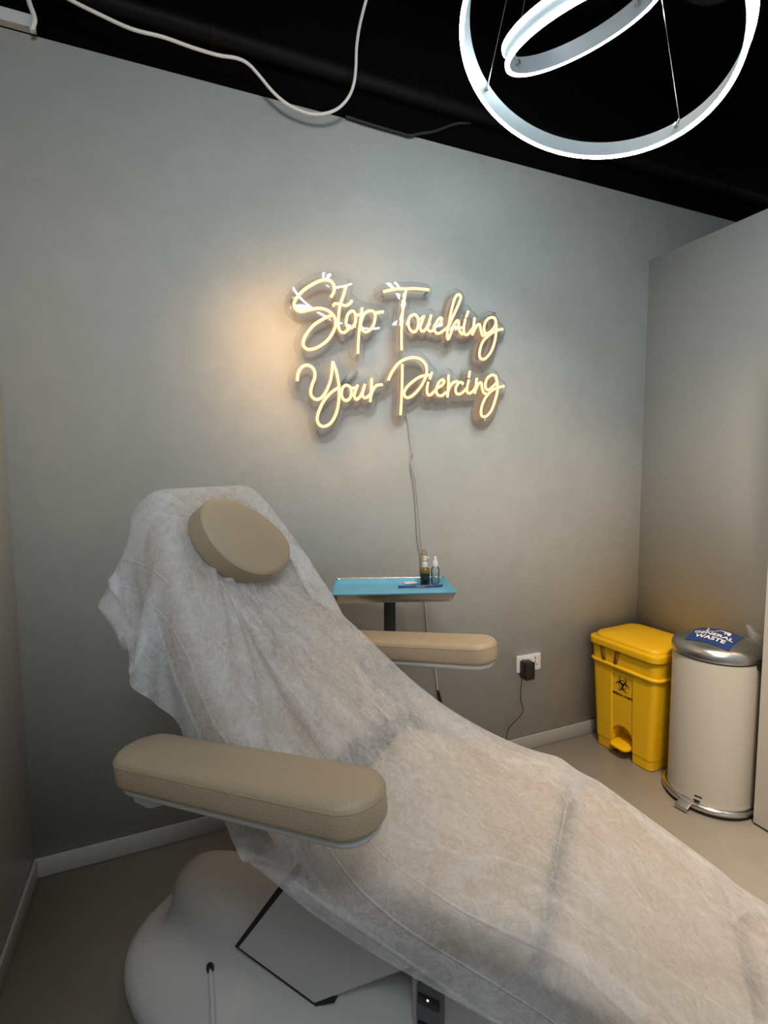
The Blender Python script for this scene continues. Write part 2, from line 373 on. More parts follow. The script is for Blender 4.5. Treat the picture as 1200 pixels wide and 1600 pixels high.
# ceiling downlights of the shop behind the camera (their glints show in the acrylic sign)
for k, (x, y) in enumerate(((482, 468), (538, 484), (640, 492), (694, 495), (724, 500))):
    P = at_y(x, y, -0.036); Cm = CAM * np.array([1, -1, 1]) - np.array([0, 0.072, 0]); d = P - Cm; t = (CZ - 0.02 - Cm[2]) / d[2]; Q = Cm + t * d
    names = ('leftmost glint', 'second glint from the left', 'middle glint', 'fourth glint from the left', 'rightmost glint')
    dl = thing('downlight', 'round white ceiling downlight, seen as the %s in the neon sign' % names[k], 'light', (Q[0], Q[1], CZ), 0, 'ceiling downlights behind the viewer')
    bm = bmesh.new(); lathe(bm, [(0.02, 0), (0.13, 0), (0.13, -0.018), (0.112, -0.022), (0.112, -0.012), (0.02, -0.012)], 36); obj('rim', bm, 'white_plastic', dl)
    bm = bmesh.new(); lathe(bm, [(0.001, -0.013), (0.111, -0.013), (0.111, -0.0185), (0.001, -0.0185)], 36); obj('diffuser', bm, 'downlight_face', dl)

# ================================================================== RING PENDANT
pend = thing('ring_pendant_lamp', 'pendant lamp of two tilted glowing white rings hanging from the black ceiling', 'lamp', (1.045, -0.945, CZ))
def in_pend(p): return Vector(p) - pend.location
bm = bmesh.new(); lathe(bm, [(0.01, 0), (0.13, 0), (0.13, -0.03), (0.12, -0.036), (0.01, -0.036)], 36); obj('canopy', bm, 'white_plastic', pend)
def light_ring(center, normal, R, h, hang):
    n = Vector(normal).normalized(); u = n.cross(Vector((0, 1, 0.1))).normalized(); v = n.cross(u); c = in_pend(center); S = 128
    def P(a, r, z): return c + (u * math.cos(a) + v * math.sin(a)) * r + n * z
    def band(sec, m, name, par):
        bm = bmesh.new(); rings = []
        R_ = [[bm.verts.new(P(2 * PI * k / S, r, z)) for r, z in sec] for k in range(S)]
        for k in range(S):
            A, B = R_[k], R_[(k + 1) % S]
            for i in range(len(sec)):
                j = (i + 1) % len(sec); bm.faces.new((A[i], A[j], B[j], B[i]))
        return obj(name, bm, m, par, sharp=50)
    t = 0.010
    ring = band([(R - t, 0.004), (R - 0.002, 0.004), (R - 0.002, h - 0.004), (R - t, h - 0.004), (R - t - 0.001, h / 2)], 'aluminium', 'ring', pend)
    band([(R - 0.007, 0.004), (R - 0.006, 0.0005), (R + 0.001, 0.0), (R + 0.003, 0.002), (R + 0.003, 0.010), (R - 0.002, 0.011), (R - 0.002, 0.004)], 'led_cool', 'light_strip', ring)
    band([(R - 0.002, h - 0.010), (R + 0.003, h - 0.009), (R + 0.003, h - 0.003), (R - 0.002, h - 0.002)], 'led_cool', 'light_strip', ring)
    for a in hang:
        p = P(a, R - t - 0.004, h * 0.55); p2 = P(a, R - t - 0.002, h - 0.002)
        top = Vector((p2.x * 0.28, p2.y * 0.28, -0.036))
        bm = bmesh.new(); tube(bm, [p2, top], 0.0013, 6); obj('wire', bm, 'steel', pend)
        bm = bmesh.new(); q = P(a, R - t - 0.012, h * 0.55); tube(bm, [P(a, R - t + 0.002, h * 0.55), q], 0.006, 8); tube(bm, [p, p2], 0.003, 6); obj('wire_clip', bm, 'brushed_steel', ring)
# angles of the hanging points are found from where the wires meet the rings
def ang(center, normal, R, px):
    n = Vector(normal).normalized(); u = n.cross(Vector((0, 1, 0.1))).normalized(); v = n.cross(u); best = (1e9, 0)
    for k in range(720):
        a = 2 * PI * k / 720; p = Vector(center) + (u * math.cos(a) + v * math.sin(a)) * R + n * 0.035
        c = MC @ (np.array(p) - CAM); q = (600 + F_PX * c[0] / c[2], 800 + F_PX * c[1] / c[2])
        best = min(best, ((q[0] - px[0]) ** 2 + (q[1] - px[1]) ** 2, a))
    return best[1]
R1 = ((1.025, -0.986, 2.484), (0.33, -0.07, 0.941), 0.345)
R2 = ((1.069, -0.902, 2.617), (-0.381, -0.112, 0.918), 0.20)
a1 = ang(*R1, (747, 143)); a2 = ang(*R1, (1060, 190))
light_ring(*R1, 0.05, (a1, a2, (a1 + a2) / 2 + PI))
b1 = ang(*R2, (800, 100)); b2 = ang(*R2, (1010, 5))
light_ring(*R2, 0.05, (b1, b2, (b1 + b2) / 2 + PI))

# ================================================================== NEON SIGN
Z3 = (440, 420, 6.0); Z4 = (620, 430, 6.667); Z5 = (440, 550, 6.316); Z6 = (600, 550, 6.0)
def Zp(z, pts): return [(z[0] + x / z[2], z[1] + y / z[2]) for x, y in pts]
LET = [
 [Zp(Z3, [(465,265),(490,215),(492,160),(460,115),(400,105),(320,130),(220,190),(150,260),(118,320),(130,375),(180,400),(260,385),(350,370),(430,390),(485,435),(508,500),(490,580),(430,670),(340,735),(260,757),(215,735),(203,690),(230,620),(300,530),(390,470),(470,435)])],
 [Zp(Z3, [(605,160),(580,250),(550,340),(535,440),(533,530),(550,585),(590,597),(625,565),(640,545)]), Zp(Z3, [(482,348),(500,328),(540,330),(600,345),(640,325),(660,298)])],
 [Zp(Z3, [(655,395),(620,430),(605,500),(615,540),(650,555),(685,520),(695,450),(680,405),(655,395)]), Zp(Z3, [(688,430),(715,433),(742,430)])],
 [Zp(Z3, [(755,365),(745,450),(730,560),(720,680),(715,795)]), Zp(Z3, [(740,520),(770,430),(820,395),(865,405),(878,450),(860,530),(820,580),(785,592),(755,570),(740,530)]), Zp(Z3, [(868,420),(890,412),(920,407),(955,403)])],
 [Zp(Z3, [(955,215),(1020,200),(1100,187)]) + Zp(Z4, [(90,142),(200,140),(335,153)]), Zp(Z4, [(95,158),(70,300),(55,450),(48,620),(50,780)])],
 [Zp(Z4, [(180,410),(140,430),(120,490),(130,550),(165,590),(205,575),(225,510),(220,450),(195,415),(180,410)]), Zp(Z4, [(220,455),(245,458),(272,435)])],
 [Zp(Z4, [(285,420),(265,480),(245,540),(255,578),(285,580),(315,540),(340,480),(358,415)]), Zp(Z4, [(358,415),(335,490),(320,545),(335,580),(370,580),(395,550)])],
 [Zp(Z4, [(462,490),(470,455),(452,445),(420,480),(395,550),(405,597),(440,605),(490,575),(540,530)])],
 [Zp(Z4, [(540,530),(600,400),(655,270),(665,220),(640,202),(605,240),(570,360),(545,500),(525,600),(530,665),(550,640),(590,530),(622,478),(643,482),(642,540),(660,590),(685,620)])],
 [Zp(Z4, [(715,455),(700,530),(698,590),(715,620),(750,608),(790,555)]), Zp(Z4, [(745,375),(722,438)])],
 [Zp(Z4, [(810,445),(800,530),(786,625)]), Zp(Z4, [(795,600),(835,525),(862,515),(873,560),(885,610),(900,630),(925,610)])],
 [Zp(Z4, [(1035,490),(1020,450),(980,440),(935,470),(910,530),(912,585),(935,608),(980,585),(1018,535),(1035,490)]), Zp(Z4, [(1030,470),(1037,560),(1022,680),(985,790),(930,862),(890,876),(864,850),(864,790),(890,705),(940,642),(1000,597),(1060,570),(1105,562)])],
 [Zp(Z5, [(155,285),(165,210),(200,150),(250,130),(300,150),(328,200),(325,260),(300,330),(287,400),(305,448),(350,468),(400,445),(450,370),(485,270),(500,160),(505,92)]), Zp(Z5, [(505,92),(540,190),(562,300),(568,400),(560,520),(530,630),(480,705),(420,735),(370,715),(352,660),(370,580),(420,480),(490,400),(555,355)])],
 [Zp(Z5, [(640,325),(605,350),(592,410),(605,460),(640,480),(675,455),(690,400),(675,345),(640,325)]), Zp(Z5, [(685,356),(712,356),(740,350)])],
 [Zp(Z5, [(752,325),(730,380),(718,435),(738,468),(775,440),(805,380),(823,318)]), Zp(Z5, [(823,318),(803,390),(800,430),(820,453),(855,440),(880,410)])],
 [Zp(Z5, [(890,260),(885,350),(880,440),(875,493)]), Zp(Z5, [(882,430),(908,362),(945,328),(995,323)])],
 [Zp(Z6, [(40,265),(80,180),(150,95),(240,55),(320,58),(375,95),(400,150),(395,220),(360,300),(310,370),(250,420),(205,425),(190,385),(215,330),(280,270),(350,228),(435,215)]), Zp(Z6, [(172,115),(170,250),(165,420),(155,590)])],
 [Zp(Z6, [(415,280),(402,350),(410,398),(440,400),(485,355)]), Zp(Z6, [(450,190),(428,255)])],
 [Zp(Z6, [(490,345),(540,315),(565,280),(548,260),(515,285),(490,350),(500,398),(540,410),(582,378)])],
 [Zp(Z6, [(605,215),(603,320),(595,425)]), Zp(Z6, [(600,370),(625,312),(655,283),(690,275)])],
 [Zp(Z6, [(740,305),(730,285),(700,290),(672,340),(677,385),(710,395),(750,368),(780,330)])],
 [Zp(Z6, [(795,260),(780,330),(780,373),(802,388),(835,365),(857,330)]), Zp(Z6, [(805,180),(795,240)])],
 [Zp(Z6, [(870,245),(862,310),(852,390)]), Zp(Z6, [(858,360),(888,298),(912,290),(920,340),(935,383),(955,390)])],
 [Zp(Z6, [(1060,280),(1045,228),(1010,217),(970,245),(950,300),(957,345),(985,353),(1030,315),(1060,280)]), Zp(Z6, [(1055,262),(1065,350),(1045,440),(1010,540),(965,598),(930,606),(910,580),(917,510),(950,432),(1000,372),(1060,337),(1125,320)])],
]
YT = -0.064       # plane of the tubes
sign = thing('neon_sign', 'warm white neon script sign on clear acrylic reading Stop Touching Your Piercing', 'sign', (1.0, 0.0, 1.6))
SO = np.array([1.0, 0.0, 1.6])
allpts = []
for strokes in LET:
    bm = bmesh.new()
    for s in strokes:
        pts = spline([at_y(x, y, YT) - SO for x, y in s], 6)
        allpts.append(np.array(pts)[:, [0, 2]])
        # half-round flex: tube flattened a little front to back
        tube(bm, pts, 0.0058, 8)
    obj('neon_letter', bm, 'neon_warm', sign)
# acrylic backing: outline at a fixed distance around the lettering, gaps inside filled
seg = np.concatenate([np.stack([a[:-1], a[1:]], 1) for a in allpts])
h = 0.006
x0, z0 = seg.min((0, 1)) - 0.06; x1, z1 = seg.max((0, 1)) + 0.06
gx = np.arange(x0, x1, h); gz = np.arange(z0, z1, h)
GX, GZ = np.meshgrid(gx, gz, indexing='ij'); pts = np.stack([GX.ravel(), GZ.ravel()], 1)
D = np.full(len(pts), 9.0)
for A, B in seg[::2]:
    ab = B - A; L2 = ab @ ab + 1e-12; t = np.clip(((pts - A) @ ab) / L2, 0, 1); D = np.minimum(D, np.hypot(*(pts - A - t[:, None] * ab).T))
D = D.reshape(GX.shape); RO = 0.034
out = np.zeros(D.shape, bool); out[0, :] = out[-1, :] = out[:, 0] = out[:, -1] = True
free = D > RO
for _ in range(900):
    g = out.copy(); g[1:] |= out[:-1]; g[:-1] |= out[1:]; g[:, 1:] |= out[:, :-1]; g[:, :-1] |= out[:, 1:]; g &= free; g[0, :] = True
    if (g == out).all(): break
    out = g
D = np.where(free & ~out, RO * 0.5, D) - RO     # negative inside
bm = bmesh.new(); cache = {}
def vert(key, x, z):
    if key not in cache: cache[key] = bm.verts.new((x, 0.0, z))
    return cache[key]
I, J = D.shape
for i in range(I - 1):
    for j in range(J - 1):
        cs = [(i, j), (i + 1, j), (i + 1, j + 1), (i, j + 1)]; ds = [D[c] for c in cs]
        if min(ds) >= 0: continue
        poly = []
        for k in range(4):
            a, b = cs[k], cs[(k + 1) % 4]; da, db = ds[k], ds[(k + 1) % 4]
            if da < 0: poly.append(vert(a, gx[a[0]], gz[a[1]]))
            if (da < 0) != (db < 0):
                t = da / (da - db); key = (min(a, b), max(a, b)); xx = gx[a[0]] + t * (gx[b[0]] - gx[a[0]]); zz = gz[a[1]] + t * (gz[b[1]] - gz[a[1]])
                poly.append(vert(key, xx, zz))
        if len(poly) >= 3: bm.faces.new(poly)
bmesh.ops.dissolve_limit(bm, angle_limit=0.02, verts=bm.verts, edges=bm.edges)
bmesh.ops.triangulate(bm, faces=bm.faces)
edge_loops = [(e.verts[0].co.copy(), e.verts[1].co.copy()) for e in bm.edges if len(e.link_faces) == 1]
bm.normal_update()
me = bpy.data.meshes.new('acrylic_sheet'); YA = -0.046
for v in bm.verts: v.co.y = YA + 0.012 * v.co.x + 0.012 * (v.co.z - 0.3)
bm.normal_update()
for f in bm.faces:
    if f.normal.y > 0: f.normal_flip()
bm.to_mesh(me); bm.free(); back = link('acrylic_sheet', me, 'acrylic', sign, smooth=False)
bm = bmesh.new()
for a, b in edge_loops:
    ya, yb_ = YA + 0.012 * a.x + 0.012 * (a.z - 0.3), YA + 0.012 * b.x + 0.012 * (b.z - 0.3); v = [bm.verts.new((a.x, ya, a.z)), bm.verts.new((b.x, yb_, b.z)), bm.verts.new((b.x, yb_ + 0.006, b.z)), bm.verts.new((a.x, ya + 0.006, a.z))]; bm.faces.new(v)
bmesh.ops.remove_doubles(bm, verts=bm.verts, dist=0.0002)
obj('acrylic_edge', bm, 'acrylic_edge', back)
for x, y in ((458, 466), (500, 673), (757, 656), (772, 490), (602, 455), (670, 455)):
    c = at_y(x, y, YA) - SO; bm = bmesh.new()
    tube(bm, [(c[0], 0.0, c[2]), (c[0], YA - 0.004, c[2])], 0.005, 10); obj('standoff', bm, 'steel', sign)
c = at_y(546, 590, -0.03) - SO
bm = bmesh.new(); box(bm, (-0.045, -0.002, -0.014), (0.045, 0.0, 0.014)); bm.transform(Matrix.Translation((c[0], -0.028, c[2])) @ Matrix.Rotation(math.radians(-48), 4, 'Y')); obj('wire_tape', bm, 'liner_plastic', sign)
# power lead: two thin strands hanging down the wall
for off, px in ((0, [(634, 650), (637, 662), (639, 680), (642, 700), (644, 712), (641, 722), (642, 740), (646, 760), (649, 800), (652, 845), (656, 868), (660, 900), (663, 940), (667, 975), (668, 990), (676, 1020), (681, 1060), (684, 1085)]),
                (1, [(635, 650), (638, 664), (641, 690), (643, 706), (641, 716), (643, 730), (649, 748), (652, 775), (656, 815), (660, 860), (662, 900), (664, 940), (667, 975), (669, 992), (677, 1020), (682, 1060), (685, 1085)])):
    bm = bmesh.new(); tube(bm, spline([at_y(x, y, -0.007 - 0.004 * off) - SO for x, y in px], 5), 0.0022, 6); obj('power_lead', bm, 'cord_grey' if off == 0 else 'cord_white', sign)
c0, c1 = at_y(684, 1078, -0.010) - SO, at_y(689, 1100, -0.010) - SO
bm = bmesh.new(); tube(bm, [c0, c0 * 0.7 + c1 * 0.3, c1], [0.004, 0.008, 0.008], 8); obj('lead_plug', bm, 'black_plastic', sign)
# extra point lamps added around the sign, boosting the tubes' warm wall glow
for x, y, dd, e in ((430, 470, -0.28, 4.2), (440, 600, -0.28, 0.5), (560, 395, -0.25, 0.6), (600, 715, -0.25, 0.35), (860, 600, -0.28, 0.35)):
    P = at_y(x, y, dd); l = bpy.data.lights.new('sign_glow_fill', 'POINT'); l.energy = e; l.color = (1.0, 0.55, 0.18); l.shadow_soft_size = 0.12
    o = bpy.data.objects.new('sign_glow_fill', l); COL.objects.link(o); o.location = P

# ================================================================== SOCKET + ADAPTER
c = at_y(825, 1035, 0.0)
sk = thing('wall_socket', 'white double wall socket plate low on the back wall', 'socket', (c[0], 0, c[2]))
bm = slab(rrect(0.0735, 0.043, 0.004), 0, 0.009, 0.0005, 0.003, 2); bm.transform(Matrix.Rotation(math.radians(90), 4, 'X')); obj('plate', bm, 'socket_white', sk)
for sx in (-0.037, 0.037):
    for (hx, hz, wx, wz) in ((0, 0.022, 0.003, 0.005), (-0.011, -0.013, 0.0045, 0.0025), (0.011, -0.013, 0.0045, 0.0025), (0, 0.002, 0.002, 0.007)):
        box_obj('pin_hole', (sx + hx - wx, -0.0096, hz - wz), (sx + hx + wx, -0.0088, hz + wz), 'black_plastic', sk)
for sx in (-0.008, 0.008):
    box_obj('switch', (sx - 0.006, -0.013, 0.012), (sx + 0.006, -0.0088, 0.032), 'socket_white', sk, 0.001)
pa = at_y(819, 1042, -0.01)
ad = thing('power_adapter', 'black power adapter plugged into the wall socket with a thin black lead', 'adapter', (pa[0], -0.0092, pa[2]))
box_obj('body', (-0.028, -0.055, -0.05), (0.026, 0.0, 0.038), 'black_plastic', ad, 0.005, 3)
bm = bmesh.new(); px = [(816, 1060), (815, 1064), (814, 1076), (813.5, 1092), (817, 1106), (816, 1114), (808, 1124), (798, 1134), (793.5, 1142), (791, 1156), (787, 1175)]
tube(bm, spline([(at_y(x, y, d) - np.array(ad.location)) for (x, y), d in zip(px, [-0.035, -0.03, -0.024, -0.02, -0.02, -0.02, -0.02, -0.02, -0.02, -0.02, -0.02])], 5), 0.0022, 6); obj('lead', bm, 'black_rubber', ad)

# ================================================================== YELLOW PEDAL BIN (front faces -x)
yb = thing('medical_waste_bin', 'yellow plastic pedal bin with biohazard mark in the corner', 'waste bin', (2.176, -0.238, 0), math.radians(4)); yb.scale = (1, 1, 1.025)
def bin_outline(hx, hy, r): return rrect(hx, hy, r, 5)
def notch_rings():
    """body rings: rounded box that widens upward, recessed middle strip and pedal arch on the front (-x)"""
    rings = []
    for z, hx, hy in ((0.004, 0.140, 0.160), (0.05, 0.143, 0.163), (0.055, 0.1455, 0.1655), (0.15, 0.149, 0.170), (0.28, 0.154, 0.177), (0.40, 0.158, 0.183), (0.455, 0.160, 0.186)):
        o = rrect(hx, hy, 0.035, 5)
        rings.append((z, hx, hy, o))
    return rings
bm = bmesh.new()
prof0 = [(0.004, 0.140, 0.160), (0.05, 0.1425, 0.1625), (0.053, 0.145, 0.165), (0.155, 0.149, 0.17), (0.28, 0.154, 0.177), (0.40, 0.158, 0.183), (0.452, 0.160, 0.186)]
zz_ = sorted(set([p[0] for p in prof0] + [0.06 + 0.006 * k for k in range(18)] + [0.22, 0.34]))
prof = [(z, float(np.interp(z, [p[0] for p in prof0], [p[1] for p in prof0])), float(np.interp(z, [p[0] for p in prof0], [p[2] for p in prof0]))) for z in zz_]
W0 = 0.058   # half width of recessed strip
ys = [-W0 - 0.004] + [-W0 + W0 * k / 9 for k in range(19)] + [W0 + 0.004]
def arch(y): return 0.085 + 0.065 * math.sqrt(max(0.0, 1 - (y / 0.0585) ** 2)) if abs(y) < 0.0585 else 0
rings = []
for z, hx, hy in prof:
    o = [p for p in rrect(hx, hy, 0.03, 5)]
    # rrect order: +x+y corner, -x+y corner, -x-y corner, +x-y corner ; insert front points between second and third corner
    a, b = o[:12], o[12:]
    front = []
    for y in reversed(ys):
        dep_ = 0.0
        if abs(y) <= W0: dep_ = 0.007 if z > 0.03 else 0.007
        if abs(y) <= W0: dep_ += 0.068 * max(0.0, min(1.0, (arch(y) - z) / 0.007 + 0.5))
        front.append((-hx + dep_, y))
    rings.append([(x, y, z) for x, y in a + front + b])
loft(bm, rings)
ybody = obj('body', bm, 'yellow_plastic', yb, sharp=25)
# flared collar around the top of the body
bm = bmesh.new(); o1 = rrect(0.160, 0.186, 0.035, 5)
rr_ = [(0.0, 0.438), (-0.012, 0.442), (-0.014, 0.450), (-0.004, 0.458), (-0.006, 0.53), (0.004, 0.53), (0.006, 0.44)]
loft(bm, [[(x, y, z) for x, y in inset(o1, d)] for d, z in rr_], cap0=False, cap1=False); obj('collar', bm, 'yellow_plastic', yb, sharp=25)
lid = obj('lid', slab(rrect(0.184, 0.203, 0.05, 6), 0.532, 0.566, 0.004, 0.008, 3), 'yellow_plastic', yb, sharp=25)
obj('lid_panel', slab(rrect(0.165, 0.190, 0.07, 8), 0.564, 0.586, 0.001, 0.018, 4, 0.012), 'yellow_plastic', lid, sharp=25)
for y, dy in ((0.115, -0.014), (0.020, 0.014)):
    bm = bmesh.new(); prism(bm, [(y + dy - 0.008, 0.462), (y + dy + 0.008, 0.462), (y + 0.013, 0.532), (y - 0.013, 0.532)], 0, -0.158 - 0.012, -0.155 - 0.010); obj('strap', bm, 'yellow_strap', yb)
# pedal
bm = slab(rrect(0.05, 0.052, 0.03, 6), 0.055, 0.068, 0.003, 0.004, 2); bm.transform(Matrix.Translation((-0.125, 0, 0)) @ Matrix.Rotation(math.radians(-6), 4, 'Y')); obj('pedal', bm, 'yellow_plastic', yb)
box_obj('pedal_bar', (-0.10, -0.012, 0.05), (-0.02, 0.012, 0.058), 'steel', yb)
# biohazard mark + lettering on the recessed strip (face plane x = -hx + .007), text right = -y
fx = -0.150
slope = (0.158 - 0.154) / 0.12
def front_m(y, z): return Matrix(((0, -slope, -1, -(0.154 + slope * (z - 0.28)) + 0.007 - 0.0012), (-1, 0, 0, y), (0, 1, 0, z), (0, 0, 0, 1)))
bm = bmesh.new()
def arc_band(bm, cx, cy, ro, ri, oi, a0, a1, n=20):
    """crescent: outer circle ro at (cx,cy), inner circle ri shifted by oi"""
    prev = None
    for k in range(n + 1):
        a = a0 + (a1 - a0) * k / n
        p = (cx + ro * math.cos(a), cy + ro * math.sin(a)); q = (cx + oi[0] + ri * math.cos(a), cy + oi[1] + ri * math.sin(a))
        cur = (bm.verts.new((*p, 0)), bm.verts.new((*q, 0)))
        if prev: bm.faces.new((prev[0], cur[0], cur[1], prev[1]))
        prev = cur
for k in range(3):
    t = PI / 2 + k * 2 * PI / 3; d = 0.0145; cx, cy = d * math.cos(t), d * math.sin(t)
    arc_band(bm, cx, cy, 0.0150, 0.0112, (0.0022 * math.cos(t), 0.0022 * math.sin(t)), t + math.radians(38), t + math.radians(322), 26)
arc_band(bm, 0, 0, 0.0158, 0.0132, (0, 0), 0, 2 * PI, 40)
arc_band(bm, 0, 0, 0.0050, 0.0030, (0, 0), 0, 2 * PI, 18)
bmesh.ops.scale(bm, vec=(1.45, 1.45, 1), verts=bm.verts); bm.transform(front_m(0.0, 0.365)); o = obj('biohazard_mark', bm, 'print_black', yb, smooth=False)
text_mesh('lettering', 'MEDICAL WASTE', 0.0150, 'print_black', yb, front_m(0.0, 0.306), bold=0.0005)

# ================================================================== WHITE ROUND PEDAL BIN
WB = (2.148, -0.622)
wb = thing('general_waste_bin', 'white round pedal bin with steel dome lid and blue general waste label', 'waste bin', (*WB, 0))
RB = 0.163
bm = bmesh.new(); lathe(bm, [(0.02, 0.03), (RB - 0.004, 0.03), (RB, 0.034), (RB, 0.642), (RB - 0.003, 0.648), (0.02, 0.648)], 72); obj('body', bm, 'bin_paint', wb)
bm = bmesh.new(); tube(bm, [((RB + 0.006) * math.cos(2 * PI * k / 72), (RB + 0.006) * math.sin(2 * PI * k / 72), 0.026) for k in range(72)], 0.0145, 12, closed=True); obj('base_ring', bm, 'steel', wb)
bm = bmesh.new(); lathe(bm, [(0.02, 0.001), (RB + 0.013, 0.001), (RB + 0.013, 0.014), (0.02, 0.014)], 72); obj('base_foot', bm, 'black_rubber', wb)
bm = bmesh.new(); lathe(bm, [(0.02, 0.646), (RB - 0.001, 0.646), (RB + 0.001, 0.653), (0.02, 0.656)], 72); obj('gasket', bm, 'black_rubber', wb)
DOME = [(RB + 0.004, 0.652), (RB + 0.006, 0.656), (RB + 0.0055, 0.675), (RB - 0.001, 0.690), (RB - 0.012, 0.701), (RB - 0.024, 0.708), (RB - 0.05, 0.720), (RB - 0.09, 0.733), (0.03, 0.741), (0.002, 0.742)]
bm = bmesh.new(); lathe(bm, [(0.02, 0.653)] + DOME, 72); wlid = obj('lid', bm, 'brushed_steel', wb, sharp=60)
def dome_z(r):
    for (ra, za), (rb, zb) in zip(DOME[:-1], DOME[1:]):
        if rb <= r <= ra: return za + (zb - za) * (ra - r) / max(ra - rb, 1e-9)
    return 0.742
# the label lies on the dome; its reading direction comes from the camera side
import cmath
lab_dir = math.radians(-76)            # text right direction in plan (world angle)
ux, uy = math.cos(lab_dir), math.sin(lab_dir); vx, vy = -uy, ux
LC = (-0.045, -0.018)
def on_dome(lift):
    def f(c):
        x = LC[0] + c.x * ux + c.y * vx; y = LC[1] + c.x * uy + c.y * vy
        return Vector((x, y, dome_z(math.hypot(x, y)) + lift + c.z * 0.2))
    return f
bm = bmesh.new(); n = 12; fl = on_dome(0.0015)
G = [[bm.verts.new(fl(Vector((-0.084 + 0.168 * i / n, -0.072 + 0.165 * j / n, 0)))) for j in range(n + 1)] for i in range(n + 1)]
for i in range(n):
    for j in range(n): bm.faces.new((G[i][j], G[i + 1][j], G[i + 1][j + 1], G[i][j + 1]))
lab = obj('label_sticker', bm, 'label_blue', wlid)
def dome_text(body, size, yoff, name='lettering'):
    fl = on_dome(0.0026); return text_mesh(name, body, size, 'print_white', lab, None, bold=0.0009, surf=lambda c: fl(Vector((c.x, c.y + yoff, c.z))), spacing=1.02)
dome_text('GENERAL', 0.034, -0.012); dome_text('WASTE', 0.034, -0.046)
bm = bmesh.new(); fl = on_dome(0.0026)
def dome_poly(pts):
    f = bm.faces.new([bm.verts.new(fl(Vector((x, y, 0)))) for x, y in pts])
# pictogram: an open waste basket outline and a hand dropping litter
dome_poly([(-0.046, 0.066), (-0.040, 0.066), (-0.032, 0.022), (-0.038, 0.018)])
dome_poly([(-0.038, 0.018), (-0.032, 0.024), (-0.010, 0.024), (-0.010, 0.018)])
dome_poly([(-0.010, 0.018), (-0.010, 0.024), (0.004, 0.062), (0.010, 0.062)])
dome_poly([(0.004, 0.062), (0.040, 0.068), (0.048, 0.052), (0.012, 0.052)])
dome_poly([(0.030, 0.052), (0.048, 0.052), (0.050, 0.026), (0.041, 0.026)])
dome_poly([(0.024, 0.052), (0.030, 0.052), (0.034, 0.026), (0.028, 0.026)])
obj('pictogram', bm, 'print_white', lab, smooth=False)
# hinge block at the back right, pedal at the front left
ha = math.radians(-68)
bm = bmesh.new(); box(bm, (RB - 0.02, -0.05, 0.628), (RB + 0.02, 0.05, 0.66), 0.004); bm.transform(Matrix.Rotation(ha, 4, 'Z')); obj('hinge', bm, 'black_plastic', wb)
pa_ = math.atan2(*(np.array(at_z(1066, 1255, 0.03)[:2]) - np.array(WB))[::-1])
bm = bmesh.new(); box(bm, (RB - 0.01, -0.026, 0.040), (RB + 0.055, 0.026, 0.046), 0.002); 
for v in bm.verts: v.co.z -= max(0, (v.co.x - RB - 0.005)) * 0.55
bm.transform(Matrix.Rotation(pa_, 4, 'Z')); pedal = obj('pedal', bm, 'brushed_steel', wb)
bm = bmesh.new(); box(bm, (RB + 0.050, -0.026, 0.008), (RB + 0.055, 0.026, 0.022), 0.001); bm.transform(Matrix.Rotation(pa_, 4, 'Z')); obj('pedal_lip', bm, 'steel', pedal)
for (da, zz, w_, h_) in ((0.24, 0.066, 0.014, 0.003), (0.21, 0.044, 0.012, 0.006)):
    bm = bmesh.new(); box(bm, (RB - 0.003, -w_, zz - h_), (RB + 0.0015, w_, zz + h_), 0.001); bm.transform(Matrix.Rotation(pa_ + da, 4, 'Z')); obj('pedal_slot', bm, 'black_plastic', wb)
# bin liner tip sticking up behind the lid
bm = bmesh.new(); base = np.array([2.30, -0.70]) - np.array(WB)
rg = []
for k, (z, wd, sh) in enumerate(((0.62, 0.030, 0.0), (0.66, 0.034, 0.004), (0.70, 0.024, -0.006), (0.735, 0.028, -0.014), (0.76, 0.006, -0.035))):
    rg.append([(base[0] + sh * 0.5 + wd * math.cos(2 * PI * i / 10) * 0.5, base[1] - sh + wd * math.sin(2 * PI * i / 10) * (1 + 0.3 * math.sin(3 * i)), z + 0.006 * math.sin(2.3 * i)) for i in range(10)])
loft(bm, rg); obj('liner_bag', bm, 'liner_plastic', wb)

# ================================================================== TRAY STAND
TZ = 1.02
fl_, fr_ = at_z(514, 932, TZ), at_z(716, 928, TZ); tdir = math.atan2(fr_[1] - fl_[1], fr_[0] - fl_[0]); tw = float(np.linalg.norm((fr_ - fl_)[:2])); td = 0.30
tcx = (fl_ + fr_)[:2] / 2 + np.array([-math.sin(tdir), math.cos(tdir)]) * td / 2
ts = thing('tray_stand', 'steel instrument tray on a black post stand behind the chair', 'tray stand', (tcx[0], tcx[1], 0), tdir)
# position of post: under the tray so that it meets the view column of the photo
bm = bmesh.new(); hx, hy = tw / 2, td / 2
sec = [(0.030, 1.0 * 0 + TZ - 0.028), (0.018, TZ - 0.030), (0.006, TZ - 0.004), (0.0, TZ), (-0.001, TZ + 0.002), (0.004, TZ + 0.001), (0.009, TZ - 0.004), (0.020, TZ - 0.0265), (0.032, TZ - 0.0255)]
o0 = rrect(hx, hy, 0.028, 5)
loft(bm, [[(x, y, z) for x, y in inset(o0, min(d, 0.0275))] if d <= 0.0275 else [(x, y, z) for x, y in rrect(hx - d, hy - d, 0.004, 5)] for d, z in sec])
obj('tray', bm, 'steel', ts, sharp=50)
best = (9, 0)
for k in range(-30, 31):
    lx = k * 0.006; p = np.array([tcx[0] + lx * math.cos(tdir), tcx[1] + lx * math.sin(tdir), 0.93]); c = MC @ (p - CAM); best = min(best, (abs(600 + F_PX * c[0] / c[2] - 608), lx))
plx = best[1]
